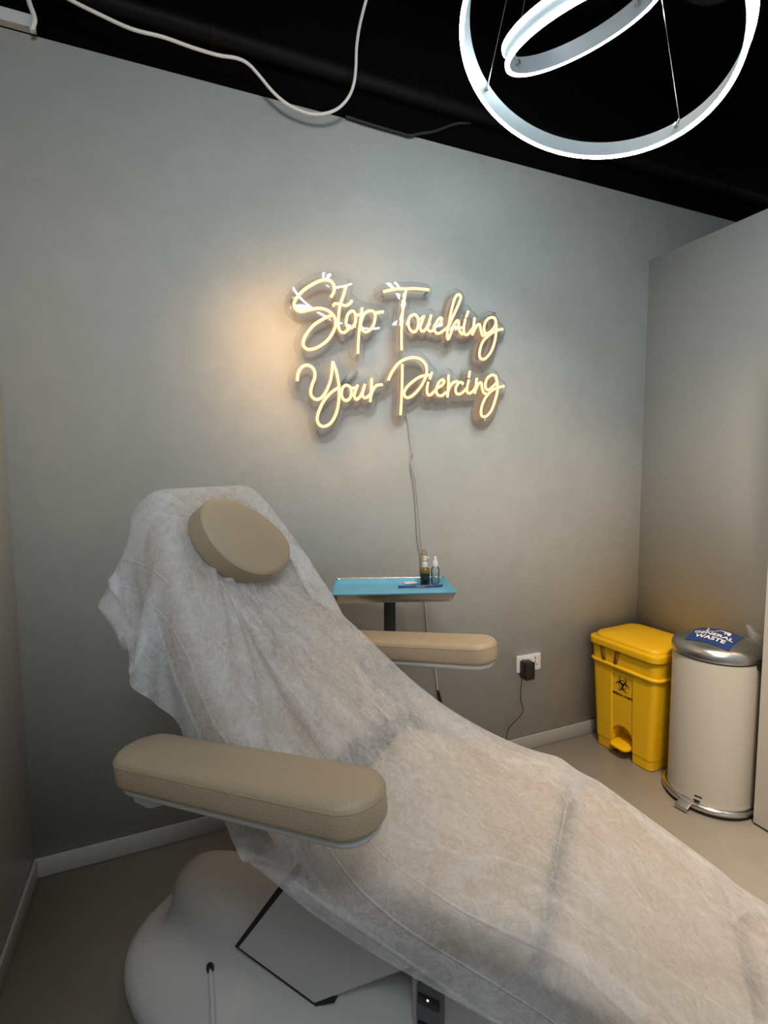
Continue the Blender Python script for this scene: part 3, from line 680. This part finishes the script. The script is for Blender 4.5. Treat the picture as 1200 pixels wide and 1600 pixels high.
box_obj('post', (plx - 0.021, -0.018, 0.05), (plx + 0.021, 0.018, TZ - 0.03), 'black_plastic', ts, 0.003)
box_obj('tray_bracket', (plx - 0.07, -0.05, TZ - 0.036), (plx + 0.07, 0.05, TZ - 0.0302), 'black_plastic', ts)
bm = bmesh.new()
for k in range(5):
    a = 2 * PI * k / 5 + 0.5; box(bm, (0.0, -0.015, 0.055), (0.19, 0.015, 0.075), 0.004); bm.verts.ensure_lookup_table()
    for v in bm.verts[-(len(bm.verts)) if k == 0 else -nv0:]: v.co = Matrix.Rotation(a, 3, 'Z') @ v.co + Vector((plx, 0, 0))
    if k == 0: nv0 = len(bm.verts)
obj('foot_star', bm, 'black_plastic', ts)
for k in range(5):
    a = 2 * PI * k / 5 + 0.5; bm = bmesh.new(); cx, cy = plx + 0.175 * math.cos(a), 0.175 * math.sin(a)
    tube(bm, [(cx - 0.01 * math.sin(a), cy + 0.01 * math.cos(a), 0.026), (cx + 0.01 * math.sin(a), cy - 0.01 * math.cos(a), 0.026)], 0.0255, 16); tube(bm, [(cx, cy, 0.026), (cx, cy, 0.06)], 0.006, 8); obj('castor', bm, 'black_rubber', ts)
def on_tray(px, py, z): 
    P = at_z(px, py, z); v = P[:2] - tcx; return (v[0] * math.cos(tdir) + v[1] * math.sin(tdir), -v[0] * math.sin(tdir) + v[1] * math.cos(tdir))
def tray_world(lx, ly): return (tcx[0] + lx * math.cos(tdir) - ly * math.sin(tdir), tcx[1] + lx * math.sin(tdir) + ly * math.cos(tdir))
FLZ = TZ - 0.0255
# blue paper sheet lining the tray, climbing over the rim on the left, front and right
bm = bmesh.new(); nx, ny = 48, 36; V = []
for i in range(nx + 1):
    row = []
    for j in range(ny + 1):
        x = -hx + 0.010 + (2 * hx - 0.012) * i / nx; y = -hy + 0.0035 + (2 * hy - 0.0135) * j / ny
        d = min(hx - abs(x), hy - abs(y))
        z = FLZ + 0.0018 + 0.0285 * max(0.0, min(1.0, 1 - (d - 0.002) / 0.030)) ** 1.4
        if d < 0.004: z = TZ + 0.0035
        z += 0.0016 * math.sin(31 * x + 9 * y) * math.sin(23 * y - 5 * x) * (1 if d > 0.02 else 0.3) + 0.0012
        row.append(bm.verts.new((x, y, max(z, FLZ + 0.0016))))
    V.append(row)
for i in range(nx):
    for j in range(ny): bm.faces.new((V[i][j], V[i + 1][j], V[i + 1][j + 1], V[i][j + 1]))
bs = obj('tray_liner', bm, 'blue_sheet'); bs.location = (*tcx, 0); bs.rotation_euler = (0, 0, tdir)
tag(bs, 'light blue paper liner spread over the steel tray', 'paper liner')
SURF = FLZ + 0.0055
def bottle(name, label, px, py, prof_parts, cat='bottle', scale=1.0):
    lx, ly = on_tray(px, py, SURF); X, Y = tray_world(lx, ly)
    t = thing(name, label, cat, (X, Y, SURF))
    for nm, mt, pf in prof_parts:
        bm = bmesh.new(); lathe(bm, [(r * scale, z * scale) for r, z in pf], 24); obj(nm, bm, mt, t)
    return t
b1_ = bottle('pump_bottle', 'small amber pump bottle of dark liquid with a white pump', 664, 914, [
    ('liquid', 'amber_liquid', [(0.001, 0.0), (0.0155, 0.0), (0.0168, 0.002), (0.0168, 0.044), (0.001, 0.044)]),
    ('bottle_body', 'amber_glass', [(0.001, 0.0441), (0.0168, 0.0441), (0.0168, 0.056), (0.014, 0.061), (0.0095, 0.063), (0.0095, 0.066), (0.001, 0.066)]),
    ('pump', 'paper_white', [(0.001, 0.0645), (0.0102, 0.0645), (0.0102, 0.079), (0.006, 0.081), (0.0045, 0.082), (0.0045, 0.087), (0.0075, 0.088), (0.0078, 0.092), (0.005, 0.093), (0.005, 0.101), (0.001, 0.102)])], scale=1.10)
bm = bmesh.new(); tube(bm, [(0, 0, 0.108), (0.009, -0.004, 0.1075), (0.014, -0.006, 0.104)], 0.003, 8); obj('nozzle', bm, 'paper_white', b1_)
bottle('spray_bottle', 'small clear spray bottle with a white nozzle cap', 680, 911, [
    ('bottle_body', 'clear_plastic', [(0.001, 0.0), (0.014, 0.0), (0.0155, 0.002), (0.0155, 0.045), (0.0145, 0.052), (0.010, 0.058), (0.009, 0.062), (0.001, 0.062)]),
    ('liquid', 'clear_plastic', [(0.001, 0.002), (0.014, 0.002), (0.014, 0.036), (0.001, 0.036)]),
    ('spray_cap', 'paper_white', [(0.001, 0.061), (0.010, 0.061), (0.010, 0.074), (0.0075, 0.078), (0.0058, 0.082), (0.0055, 0.092), (0.004, 0.095), (0.001, 0.095)])], scale=1.12)
bottle('tall_bottle', 'tall beige bottle standing behind the pump bottle', 662, 905, [
    ('bottle_body', 'tan_bottle', [(0.001, 0.0), (0.0165, 0.0), (0.0175, 0.002), (0.0175, 0.088), (0.0155, 0.096), (0.0125, 0.100), (0.001, 0.100)]),
    ('cap', 'tan_bottle', [(0.001, 0.1), (0.0128, 0.1), (0.0128, 0.112), (0.0095, 0.114), (0.0095, 0.122), (0.001, 0.123)])], scale=1.0)
# purple marker pen
A_, B_ = on_tray(622, 919, SURF), on_tray(692, 917, SURF); L = math.hypot(B_[0] - A_[0], B_[1] - A_[1])
X, Y = tray_world(*A_); pen = thing('marker_pen', 'purple marker pen lying at the front of the tray', 'pen', (X, Y, SURF + 0.0055), tdir + math.atan2(B_[1] - A_[1], B_[0] - A_[0]))
def xl(prof, n=12):
    bm = bmesh.new(); loft(bm, [[(x, r * math.cos(2 * PI * k / n), r * math.sin(2 * PI * k / n)) for k in range(n)] for x, r in prof]); return bm
obj('barrel', xl([(0.0, 0.0035), (0.002, 0.0042), (L * 0.62, 0.0042), (L * 0.62, 0.004)]), 'purple_pen', pen)
obj('cap', xl([(L * 0.60, 0.0048), (L * 0.61, 0.0050), (L * 0.97, 0.0046), (L, 0.0030)]), 'purple_pen', pen)
for k, (x0_, w_) in enumerate(((0.40, 0.035), (0.455, 0.03), (0.50, 0.02), (0.545, 0.04))):
    box_obj('print', (L * x0_, -0.0043, -0.0006), (L * (x0_ + w_), -0.0040, 0.0012), 'print_white', pen)
# white wipe packet
lx, ly = on_tray(641, 911, SURF); X, Y = tray_world(lx, ly)
pk = tag(obj('wipe_packet', slab(rrect(0.026, 0.017, 0.002, 2), 0, 0.003, 0.001, 0.001, 2, 0.002), 'paper_white'), 'flat white wipe packet beside the bottles on the tray', 'packet'); pk.location = (X, Y, SURF); pk.rotation_euler = (0, 0, tdir + 0.15)

# ================================================================== TREATMENT CHAIR (local: +x towards the foot end, +y far side)
TH = math.radians(-48); CO = (0.545, -1.075, 0.0)
ch = thing('treatment_chair', 'reclined tan leather treatment chair with white base under a paper sheet', 'chair', CO, TH)
def frame(org, xdir, ydir=(0, 1, 0)):
    x = Vector(xdir).normalized(); y = Vector(ydir).normalized(); z = x.cross(y); y = z.cross(x)
    return Matrix(((x.x, y.x, z.x, org[0]), (x.y, y.y, z.y, org[1]), (x.z, y.z, z.z, org[2]), (0, 0, 0, 1)))
# cushions: frame origin on the top surface, slab local x along, y lateral, z outward
BK = frame((-0.200, -0.04, 0.715), (-0.536, 0, 0.844), (0, -1, 0))     # backrest, z -> forward/up
if BK.to_3x3().col[2].x < 0: BK = frame((-0.200, 0, 0.715), (-0.536, 0, 0.844), (0, 1, 0))
SEATF = frame((0.0, 0, 0.70), (1, 0, -0.02))
LEGF = frame((0.292, 0, 0.680), (0.875, 0, -0.484))
FTF = frame((0.640, 0, 0.4875), (0.875, 0, -0.484))
def smooth_outline(ctrl, sub=6): return [tuple(p) for p in spline([np.array(c, float) for c in ctrl], sub, True)]
def ccw(poly):
    a = sum(poly[i - 1][0] * poly[i][1] - poly[i][0] * poly[i - 1][1] for i in range(len(poly))); return poly if a > 0 else poly[::-1]
back_out = ccw(smooth_outline([(0.05, -0.245), (0.07, -0.26), (0.3, -0.265), (0.5, -0.248), (0.66, -0.215), (0.75, -0.165), (0.80, -0.09), (0.812, 0.0), (0.80, 0.09), (0.75, 0.165), (0.66, 0.215), (0.5, 0.248), (0.3, 0.265), (0.07, 0.26), (0.05, 0.245), (0.045, 0)]))
obj('backrest', slab(back_out, -0.105, 0.0, 0.03, 0.035, 4, 0.006, BK), 'leather', ch)
obj('backrest_shell', slab([(x * 0.96 + 0.015, y * 0.95) for x, y in back_out], -0.125, -0.100, 0.015, 0.004, 3, 0, BK), 'white_plastic', ch)
obj('seat', slab(rrect(0.235, 0.283, 0.07, 8, 0.025, 0), -0.11, 0.0, 0.03, 0.04, 4, 0.008, SEATF), 'leather', ch)
obj('seat_shell', slab(rrect(0.22, 0.265, 0.07, 8, 0.025, 0), -0.135, -0.108, 0.012, 0.003, 3, 0, SEATF), 'white_plastic', ch)
obj('leg_rest', slab(rrect(0.182, 0.275, 0.06, 8, 0.19, 0), -0.10, 0.0, 0.03, 0.04, 4, 0.006, LEGF), 'leather', ch)
obj('leg_rest_shell', slab(rrect(0.17, 0.25, 0.06, 8, 0.19, 0), -0.12, -0.098, 0.01, 0.003, 3, 0, LEGF), 'white_plastic', ch)
obj('foot_rest', slab(rrect(0.16, 0.27, 0.08, 8, 0.16, 0), -0.09, 0.0, 0.03, 0.04, 4, 0.006, FTF), 'leather', ch)
# headrest: egg shaped pad strapped over the sheet
HC = BK @ Vector((0.625, 0.030, 0.018))
HF = BK.copy(); HF.translation = HC
egg = ccw(smooth_outline([(0.106 * math.cos(a) * (1 + 0.17 * math.sin(a)) + 0.028 * math.sin(a), 0.132 * math.sin(a)) for a in [2 * PI * k / 20 for k in range(20)]], 4))
hr = obj('headrest', slab(egg, 0.0, 0.060, 0.012, 0.010, 4, 0.006, HF), 'leather', ch)
bm = bmesh.new(); tube(bm, [(x, y, 0.0545) for x, y in inset(egg, 0.0020)], 0.0022, 6, closed=True); bm.transform(HF); obj('seam', bm, 'leather_seam', hr)
# armrests: separate pads that climb a little towards the front
def armrest(side):
    lc = 0.385 * side
    f = frame((-0.252, lc, 0.920), (0.995, 0, 0.100))
    out = rrect(0.292, 0.064, 0.060, 8)
    pad = obj('armrest', slab(out, -0.062, 0.0, 0.014, 0.016, 4, 0.003, f), 'leather', ch)
    bm = bmesh.new(); tube(bm, [(x, y, -0.0135) for x, y in inset(out, 0.0008)], 0.0016, 6, closed=True); bm.transform(f); obj('seam', bm, 'leather_seam', pad)
    bm = slab(rrect(0.282, 0.054, 0.052, 8), -0.078, -0.060, 0.010, 0.002, 3, 0, f)
    obj('armrest_tray', bm, 'white_plastic', pad)
    bm = bmesh.new(); prism(bm, [(-0.272, -0.070), (-0.255, -0.108), (-0.215, -0.115), (-0.165, -0.092), (-0.12, -0.074)], 1, -0.028, 0.028); bm.transform(f); bmesh.ops.bevel(bm, geom=list(bm.edges), offset=0.006, segments=2, affect='EDGES'); obj('armrest_hinge', bm, 'white_plastic', pad)
    # bracket to the backrest frame
    bm = bmesh.new(); tube(bm, [(-0.455, 0.39 * side, 0.818), (-0.44, 0.25 * side, 0.845)], 0.018, 12); obj('armrest_bracket', bm, 'white_plastic', ch)
armrest(-1); armrest(1)
# base shell
def sring(cx, hl, hw, z, n=48, e=2.8):
    out = []
    for k in range(n):
        a = 2 * PI * k / n; c, s = math.cos(a), math.sin(a)
        out.append((cx + hl * math.copysign(abs(c) ** (2 / e), c), hw * math.copysign(abs(s) ** (2 / e), s), z))
    return out
bm = bmesh.new()
loft(bm, [sring(-0.27, 0.625, 0.30, 0.025), sring(-0.27, 0.645, 0.318, 0.04), sring(-0.27, 0.65, 0.322, 0.075), sring(-0.27, 0.642, 0.315, 0.095), sring(-0.27, 0.622, 0.295, 0.112), sring(-0.265, 0.59, 0.255, 0.122), sring(-0.262, 0.572, 0.215, 0.134),
          sring(-0.265, 0.565, 0.172, 0.155), sring(-0.27, 0.562, 0.150, 0.18), sring(-0.275, 0.552, 0.138, 0.215), sring(-0.28, 0.525, 0.125, 0.255), sring(-0.285, 0.48, 0.095, 0.275), sring(-0.29, 0.40, 0.06, 0.285)])
base = obj('base', bm, 'white_plastic', ch, sharp=60)
for sx, sy in ((-0.70, -0.2), (-0.70, 0.2), (0.2, -0.2), (0.2, 0.2)):
    bm = bmesh.new(); lathe(bm, [(0.004, 0.0), (0.03, 0.0), (0.032, 0.004), (0.028, 0.03), (0.004, 0.03)], 20, (sx, sy)); obj('foot', bm, 'black_rubber', base)
bm = bmesh.new(); lathe(bm, [(0.001, -0.004), (0.011, -0.004), (0.012, 0.0), (0.010, 0.002), (0.001, -0.001)], 20)
hp = Vector((-0.565, -0.165, 0.165)); bm.transform(Matrix.Translation(hp) @ Matrix.Rotation(math.radians(62), 4, 'X')); obj('cable_hole', bm, 'black_rubber', base)
bm = bmesh.new(); tube(bm, spline([hp + Vector((0, 0.01, -0.005)), hp + Vector((0.012, -0.010, -0.008)), (-0.51, -0.215, 0.145), (-0.46, -0.265, 0.130), (-0.41, -0.312, 0.108), (-0.37, -0.336, 0.06), (-0.33, -0.36, 0.008)], 6), 0.006, 8); obj('cable', bm, 'white_plastic', base)
# slanted lift arm box, with a dark gap around it
arm_poly = [(-0.486, 0.243), (-0.252, 0.197), (0.003, 0.408), (0.02, 0.565), (-0.22, 0.575), (-0.325, 0.475)]
bm = bmesh.new(); prism(bm, [(-0.495, 0.240), (-0.252, 0.1905), (-0.20, 0.225), (-0.20, 0.5), (-0.30, 0.50), (-0.338, 0.475)], 1, -0.148, 0.148); obj('lift_well', bm, 'black_rubber', ch)
bm = bmesh.new(); prism(bm, arm_poly, 1, -0.15, 0.15); bmesh.ops.bevel(bm, geom=list(bm.edges), offset=0.004, segments=2, affect='EDGES'); obj('lift_arm', bm, 'white_plastic', ch)
# housing below the seat with the control strip
box_obj('seat_housing', (-0.02, -0.125, 0.20), (0.285, 0.125, 0.56), 'white_plastic', ch, 0.01, 3)
cp_ = thing
bm = slab(rrect(0.030, 0.10, 0.026, 6), 0, 0.014, 0.002, 0.006, 3); bm.transform(Matrix.Translation((0.028, -0.125, 0.27)) @ Matrix.Rotation(math.radians(90), 4, 'X')); pn = obj('control_strip', bm, 'grey_plastic', ch)
box_obj('display', (0.004, -0.1405, 0.315), (0.052, -0.1385, 0.340), 'black_plastic', pn, 0.002)
box_obj('key_pad', (0.004, -0.1405, 0.20), (0.052, -0.1385, 0.275), 'dark_plastic', pn, 0.002)
bm = bmesh.new(); lathe(bm, [(0.0005, 0), (0.0025, 0), (0.002, 0.001), (0.0005, 0.0012)], 10); bm.transform(Matrix.Translation((0.026, -0.1405, 0.331)) @ Matrix.Rotation(math.radians(90), 4, 'X')); obj('indicator_light', bm, 'led_dot', pn)
bm = bmesh.new(); tube(bm, [(0.22, -0.10, 0.24), (0.36, -0.10, 0.42), (0.44, -0.10, 0.47)], 0.015, 10); obj('leg_actuator', bm, 'white_plastic', ch)

# ================================================================== PAPER SHEET draped over the chair (small cloth solve)
CEN = [(-0.775, 1.32), (-0.758, 1.40), (-0.712, 1.445), (-0.645, 1.425), (-0.205, 0.738), (-0.16, 0.712), (0.255, 0.704), (0.32, 0.678), (1.02, 0.275), (1.16, 0.16)]
def resample(pts, n):
    P = np.array(pts, float); s = np.concatenate([[0], np.cumsum(np.hypot(*np.diff(P, axis=0).T))]); u = np.linspace(0, s[-1], n)
    return np.stack([np.interp(u, s, P[:, k]) for k in range(P.shape[1])], 1), s[-1], u
NU, NV = 172, 72
prof_, LEN, US = resample(CEN, NU); HW = 0.39; VS = np.linspace(0, 1, NV)
NEAR = np.interp(US, [0.0, 0.45, 0.75, 0.98, 1.28, 1.42, 3.0], [0.46, 0.46, 0.49, 0.435, 0.42, 0.375, 0.36])
VM = -NEAR[:, None] + (HW + NEAR)[:, None] * VS[None, :]; DVR = (HW + NEAR) / (NV - 1)
du = LEN / (NU - 1)
X = np.zeros((NU, NV, 3)); X[:, :, 0] = prof_[:, None, 0]; X[:, :, 2] = prof_[:, None, 1] + 0.012; X[:, :, 1] = VM
X[:, :, 0] += 0.006
rngs = np.random.default_rng(3); X += rngs.normal(size=X.shape) * 0.002
def inv_np(M): return np.array(M.inverted())
BOXES = [(inv_np(BK), (0.40, 0, -0.050), (0.415, 0.262, 0.058), 0.05, 'back'), (inv_np(SEATF), (0.025, 0, -0.052), (0.235, 0.283, 0.052), 0.045, ''), (inv_np(LEGF), (0.19, 0, -0.05), (0.182, 0.275, 0.05), 0.045, ''), (inv_np(FTF), (0.16, 0, -0.045), (0.16, 0.27, 0.045), 0.04, '')]
def collide(P):
    for Mi, c, hsz, r, kind in BOXES:
        Q = P @ Mi[:3, :3].T + Mi[:3, 3] - np.array(c)
        hs = np.array(hsz) + 0.012
        if kind == 'back':    # narrows towards the top
            t = np.clip((Q[:, 0] + 0.40 - 0.35) / 0.46, 0, 1); hy = 0.275 - 0.095 * t ** 2
            H = np.stack([np.full(len(Q), hs[0]), hy + 0.008, np.full(len(Q), hs[2])], 1)
        else: H = np.broadcast_to(hs, Q.shape)
        d = np.abs(Q) - (H - r); o = np.maximum(d, 0); L = np.sqrt((o ** 2).sum(1)); ins = np.minimum(d.max(1), 0); sd = L + ins - r
        hit = sd < 0
        if not hit.any(): continue
        q, dd, oo, LL = Q[hit], d[hit], o[hit], L[hit]
        g = np.where(LL[:, None] > 1e-6, oo / np.maximum(LL, 1e-6)[:, None], (dd == dd.max(1)[:, None]).astype(float)) * np.where(q >= 0, 1.0, -1.0)
        P[hit] -= (g * sd[hit][:, None]) @ Mi[:3, :3]
    return P
# fixed places: taken where the sheet is held or hangs stiffly
pins = []
def pin(u, v, p):
    i = int(np.argmin(abs(US - u))); pins.append((i, int(np.argmin(abs(VM[i] - v))), np.array(p, float)))
def u_of(s, z): return US[int(np.argmin((prof_[:, 0] - s) ** 2 + (prof_[:, 1] - z) ** 2))]
# held under the headrest
hb = u_of(-0.52, 1.22)
for uu in np.linspace(u_of(-0.60, 1.35), u_of(-0.47, 1.14), 9):
    for vv in np.linspace(-0.14, 0.14, 21)[::2]:
        k = int(np.argmin(abs(US - uu))); pins.append((k, int(np.argmin(abs(VM[k] - vv))), np.array([prof_[k, 0] + 0.012, -0.085 + vv * 0.58, prof_[k, 1] + 0.006])))
# far edge pulled straight from the shoulder of the back down to the seat
line = np.array([(-0.557, 0.15, 1.222), (-0.538, 0.19, 1.166), (-0.445, 0.22, 1.061), (-0.342, 0.25, 0.977), (-0.22, 0.28, 0.858), (-0.101, 0.31, 0.760), (0.009, 0.33, 0.697)])
lu = np.concatenate([[0], np.cumsum(np.sqrt((np.diff(line, axis=0) ** 2).sum(1)))]); ua = u_of(-0.53, 1.25); ub = ua + lu[-1] * 1.0
for uu in US[(US >= ua) & (US <= ub)]:
    q = [np.interp(uu - ua, lu, line[:, k]) for k in range(3)]
    pin(uu, 0.20 + 0.14 * (uu - ua) / (ub - ua), q)
# stiff corners sticking out on the near side of the back, and the near hem
pin(US[0], -9, (-0.69, -0.30, 1.205)); pin(US[0] + 0.06, -9, (-0.650, -0.305, 1.160)); pin(US[0], -0.40, (-0.710, -0.26, 1.245))
pin(US[0] + 0.25, -9, (-0.59, -0.345, 1.105)); pin(US[0] + 0.31, -9, (-0.555, -0.36, 1.050))
pin(u_of(-0.29, 0.87), -9, (-0.36, -0.345, 0.715))
PI_, PJ_, PP_ = np.array([p[0] for p in pins]), np.array([p[1] for p in pins]), np.array([p[2] for p in pins])
Xp = X.copy()
SETS = []
def addset(a, b, rest, stiff): SETS.append((a, b, rest, stiff))
S = slice
def pair(di, dj, rest, stiff):
    for par in (0, 1):
        if dj == 0:
            idx = np.arange(NU - di); idx = idx[(idx // di) % 2 == par]; addset((idx[:, None], np.arange(NV)[None]), (idx[:, None] + di, np.arange(NV)[None]), rest, stiff)
        elif di == 0:
            idx = np.arange(NV - dj); idx = idx[(idx // dj) % 2 == par]; addset((np.arange(NU)[:, None], idx[None]), (np.arange(NU)[:, None], idx[None] + dj), rest, stiff)
        else:
            ii = np.arange(NU - 1); ii = ii[ii % 2 == par]; 
            jj = np.arange(NV - 1) if dj > 0 else np.arange(1, NV); addset((ii[:, None], jj[None]), (ii[:, None] + 1, jj[None] + dj), DG[ii], stiff)
DG = np.hypot(du, DVR)[:, None, None]
def rows(m): return (m * DVR)[:, None, None]
pair(1, 0, du, 0.9); pair(0, 1, rows(1), 0.9); pair(1, 1, 'diag', 0.35); pair(1, -1, 'diag', 0.35); pair(2, 0, 2 * du, 0.06); pair(0, 2, rows(2), 0.06); pair(4, 0, 4 * du, 0.03); pair(0, 4, rows(4), 0.03)
NIT = 420
for it in range(NIT):
    vel = (X - Xp) * 0.965; Xp = X.copy(); X = X + vel; X[:, :, 2] -= 0.00010
    for a, b, rest, st in SETS:
        A, B = X[a], X[b]; d = B - A; L = np.sqrt((d ** 2).sum(-1, keepdims=True)) + 1e-9
        corr = d * (0.5 * st * (1 - rest / L))
        X[a] = A + corr; X[b] = B - corr
    k = min(1.0, it / 160); X[PI_, PJ_] += (PP_ - X[PI_, PJ_]) * (0.05 + 0.6 * k)
    X = collide(X.reshape(-1, 3)).reshape(NU, NV, 3)
# small sharp folds fanning out from under the headrest
du_, dv_ = np.gradient(X, axis=0), np.gradient(X, axis=1); NRM = np.cross(dv_, du_); NRM /= np.linalg.norm(NRM, axis=-1, keepdims=True) + 1e-9
if NRM[NU // 2, NV // 2, 2] < 0: NRM = -NRM
u0, v0 = u_of(-0.50, 1.20) - 0.10, -0.07
UU, VV = np.repeat(US[:, None], NV, 1), VM; RRd = np.hypot(UU - u0, VV - v0); PHI = np.arctan2(VV - v0, UU - u0)
amp = 0.017 * np.clip((RRd - 0.10) / 0.08, 0, 1) * np.clip(1 - (RRd - 0.18) / 0.55, 0, 1) * (np.abs(PHI) < 1.35)
for k, (ph, wd, hh_) in enumerate(((-0.95, 0.07, 0.8), (-0.62, 0.045, 1.0), (-0.30, 0.035, 0.9), (-0.05, 0.03, 1.2), (0.16, 0.028, 1.3), (0.36, 0.035, 1.0), (0.60, 0.05, 1.0), (0.9, 0.06, 0.7))):
    X += NRM * (amp * hh_ * np.exp(-np.abs((PHI - ph - 0.06 * np.sin(RRd * 9 + k)) / (0.8 * wd))))[..., None]
# long shallow pull creases over seat and leg rest
for k, (ua_, va_, ub_, vb_, hh_, wd) in enumerate(((1.00, -0.30, 1.35, 0.05, 0.006, 0.010), (0.95, -0.20, 1.20, 0.22, 0.005, 0.009), (1.22, -0.32, 1.75, -0.12, 0.006, 0.010), (1.30, 0.02, 1.80, 0.25, 0.005, 0.009), (1.05, -0.36, 1.55, -0.22, 0.006, 0.010), (0.85, 0.05, 1.15, 0.30, 0.005, 0.010), (1.45, -0.20, 1.95, 0.02, 0.005, 0.010), (0.72, -0.30, 1.0, -0.12, 0.006, 0.010))):
    ab_ = np.array([ub_ - ua_, vb_ - va_]); Lq = np.hypot(*ab_); t_ = ((UU - ua_) * ab_[0] + (VV - va_) * ab_[1]) / Lq ** 2; dd_ = ((UU - ua_) * -ab_[1] + (VV - va_) * ab_[0]) / Lq + 0.012 * np.sin(7 * t_ + k)
    X += NRM * (hh_ * np.exp(-np.abs(dd_) / wd) * np.clip(t_ / 0.25, 0, 1) * np.clip((1 - t_) / 0.25, 0, 1))[..., None]
verts = [tuple(p) for p in X.reshape(-1, 3)]
faces = [(i * NV + j, (i + 1) * NV + j, (i + 1) * NV + j + 1, i * NV + j + 1) for i in range(NU - 1) for j in range(NV - 1)]
me = bpy.data.meshes.new('paper_sheet'); me.from_pydata(verts, [], faces)
uv = me.uv_layers.new(name='sheet')
for lp in me.loops:
    i, j = divmod(lp.vertex_index, NV); uv.data[lp.index].uv = (US[i], VM[i, j])
sheet = link('paper_sheet', me, 'nonwoven'); sheet.location = CO; sheet.rotation_euler = (0, 0, TH)
md = sheet.modifiers.new('sub', 'SUBSURF'); md.levels = 1; md.render_levels = 1
tag(sheet, 'white translucent non-woven paper sheet draped over the reclined chair', 'paper sheet')
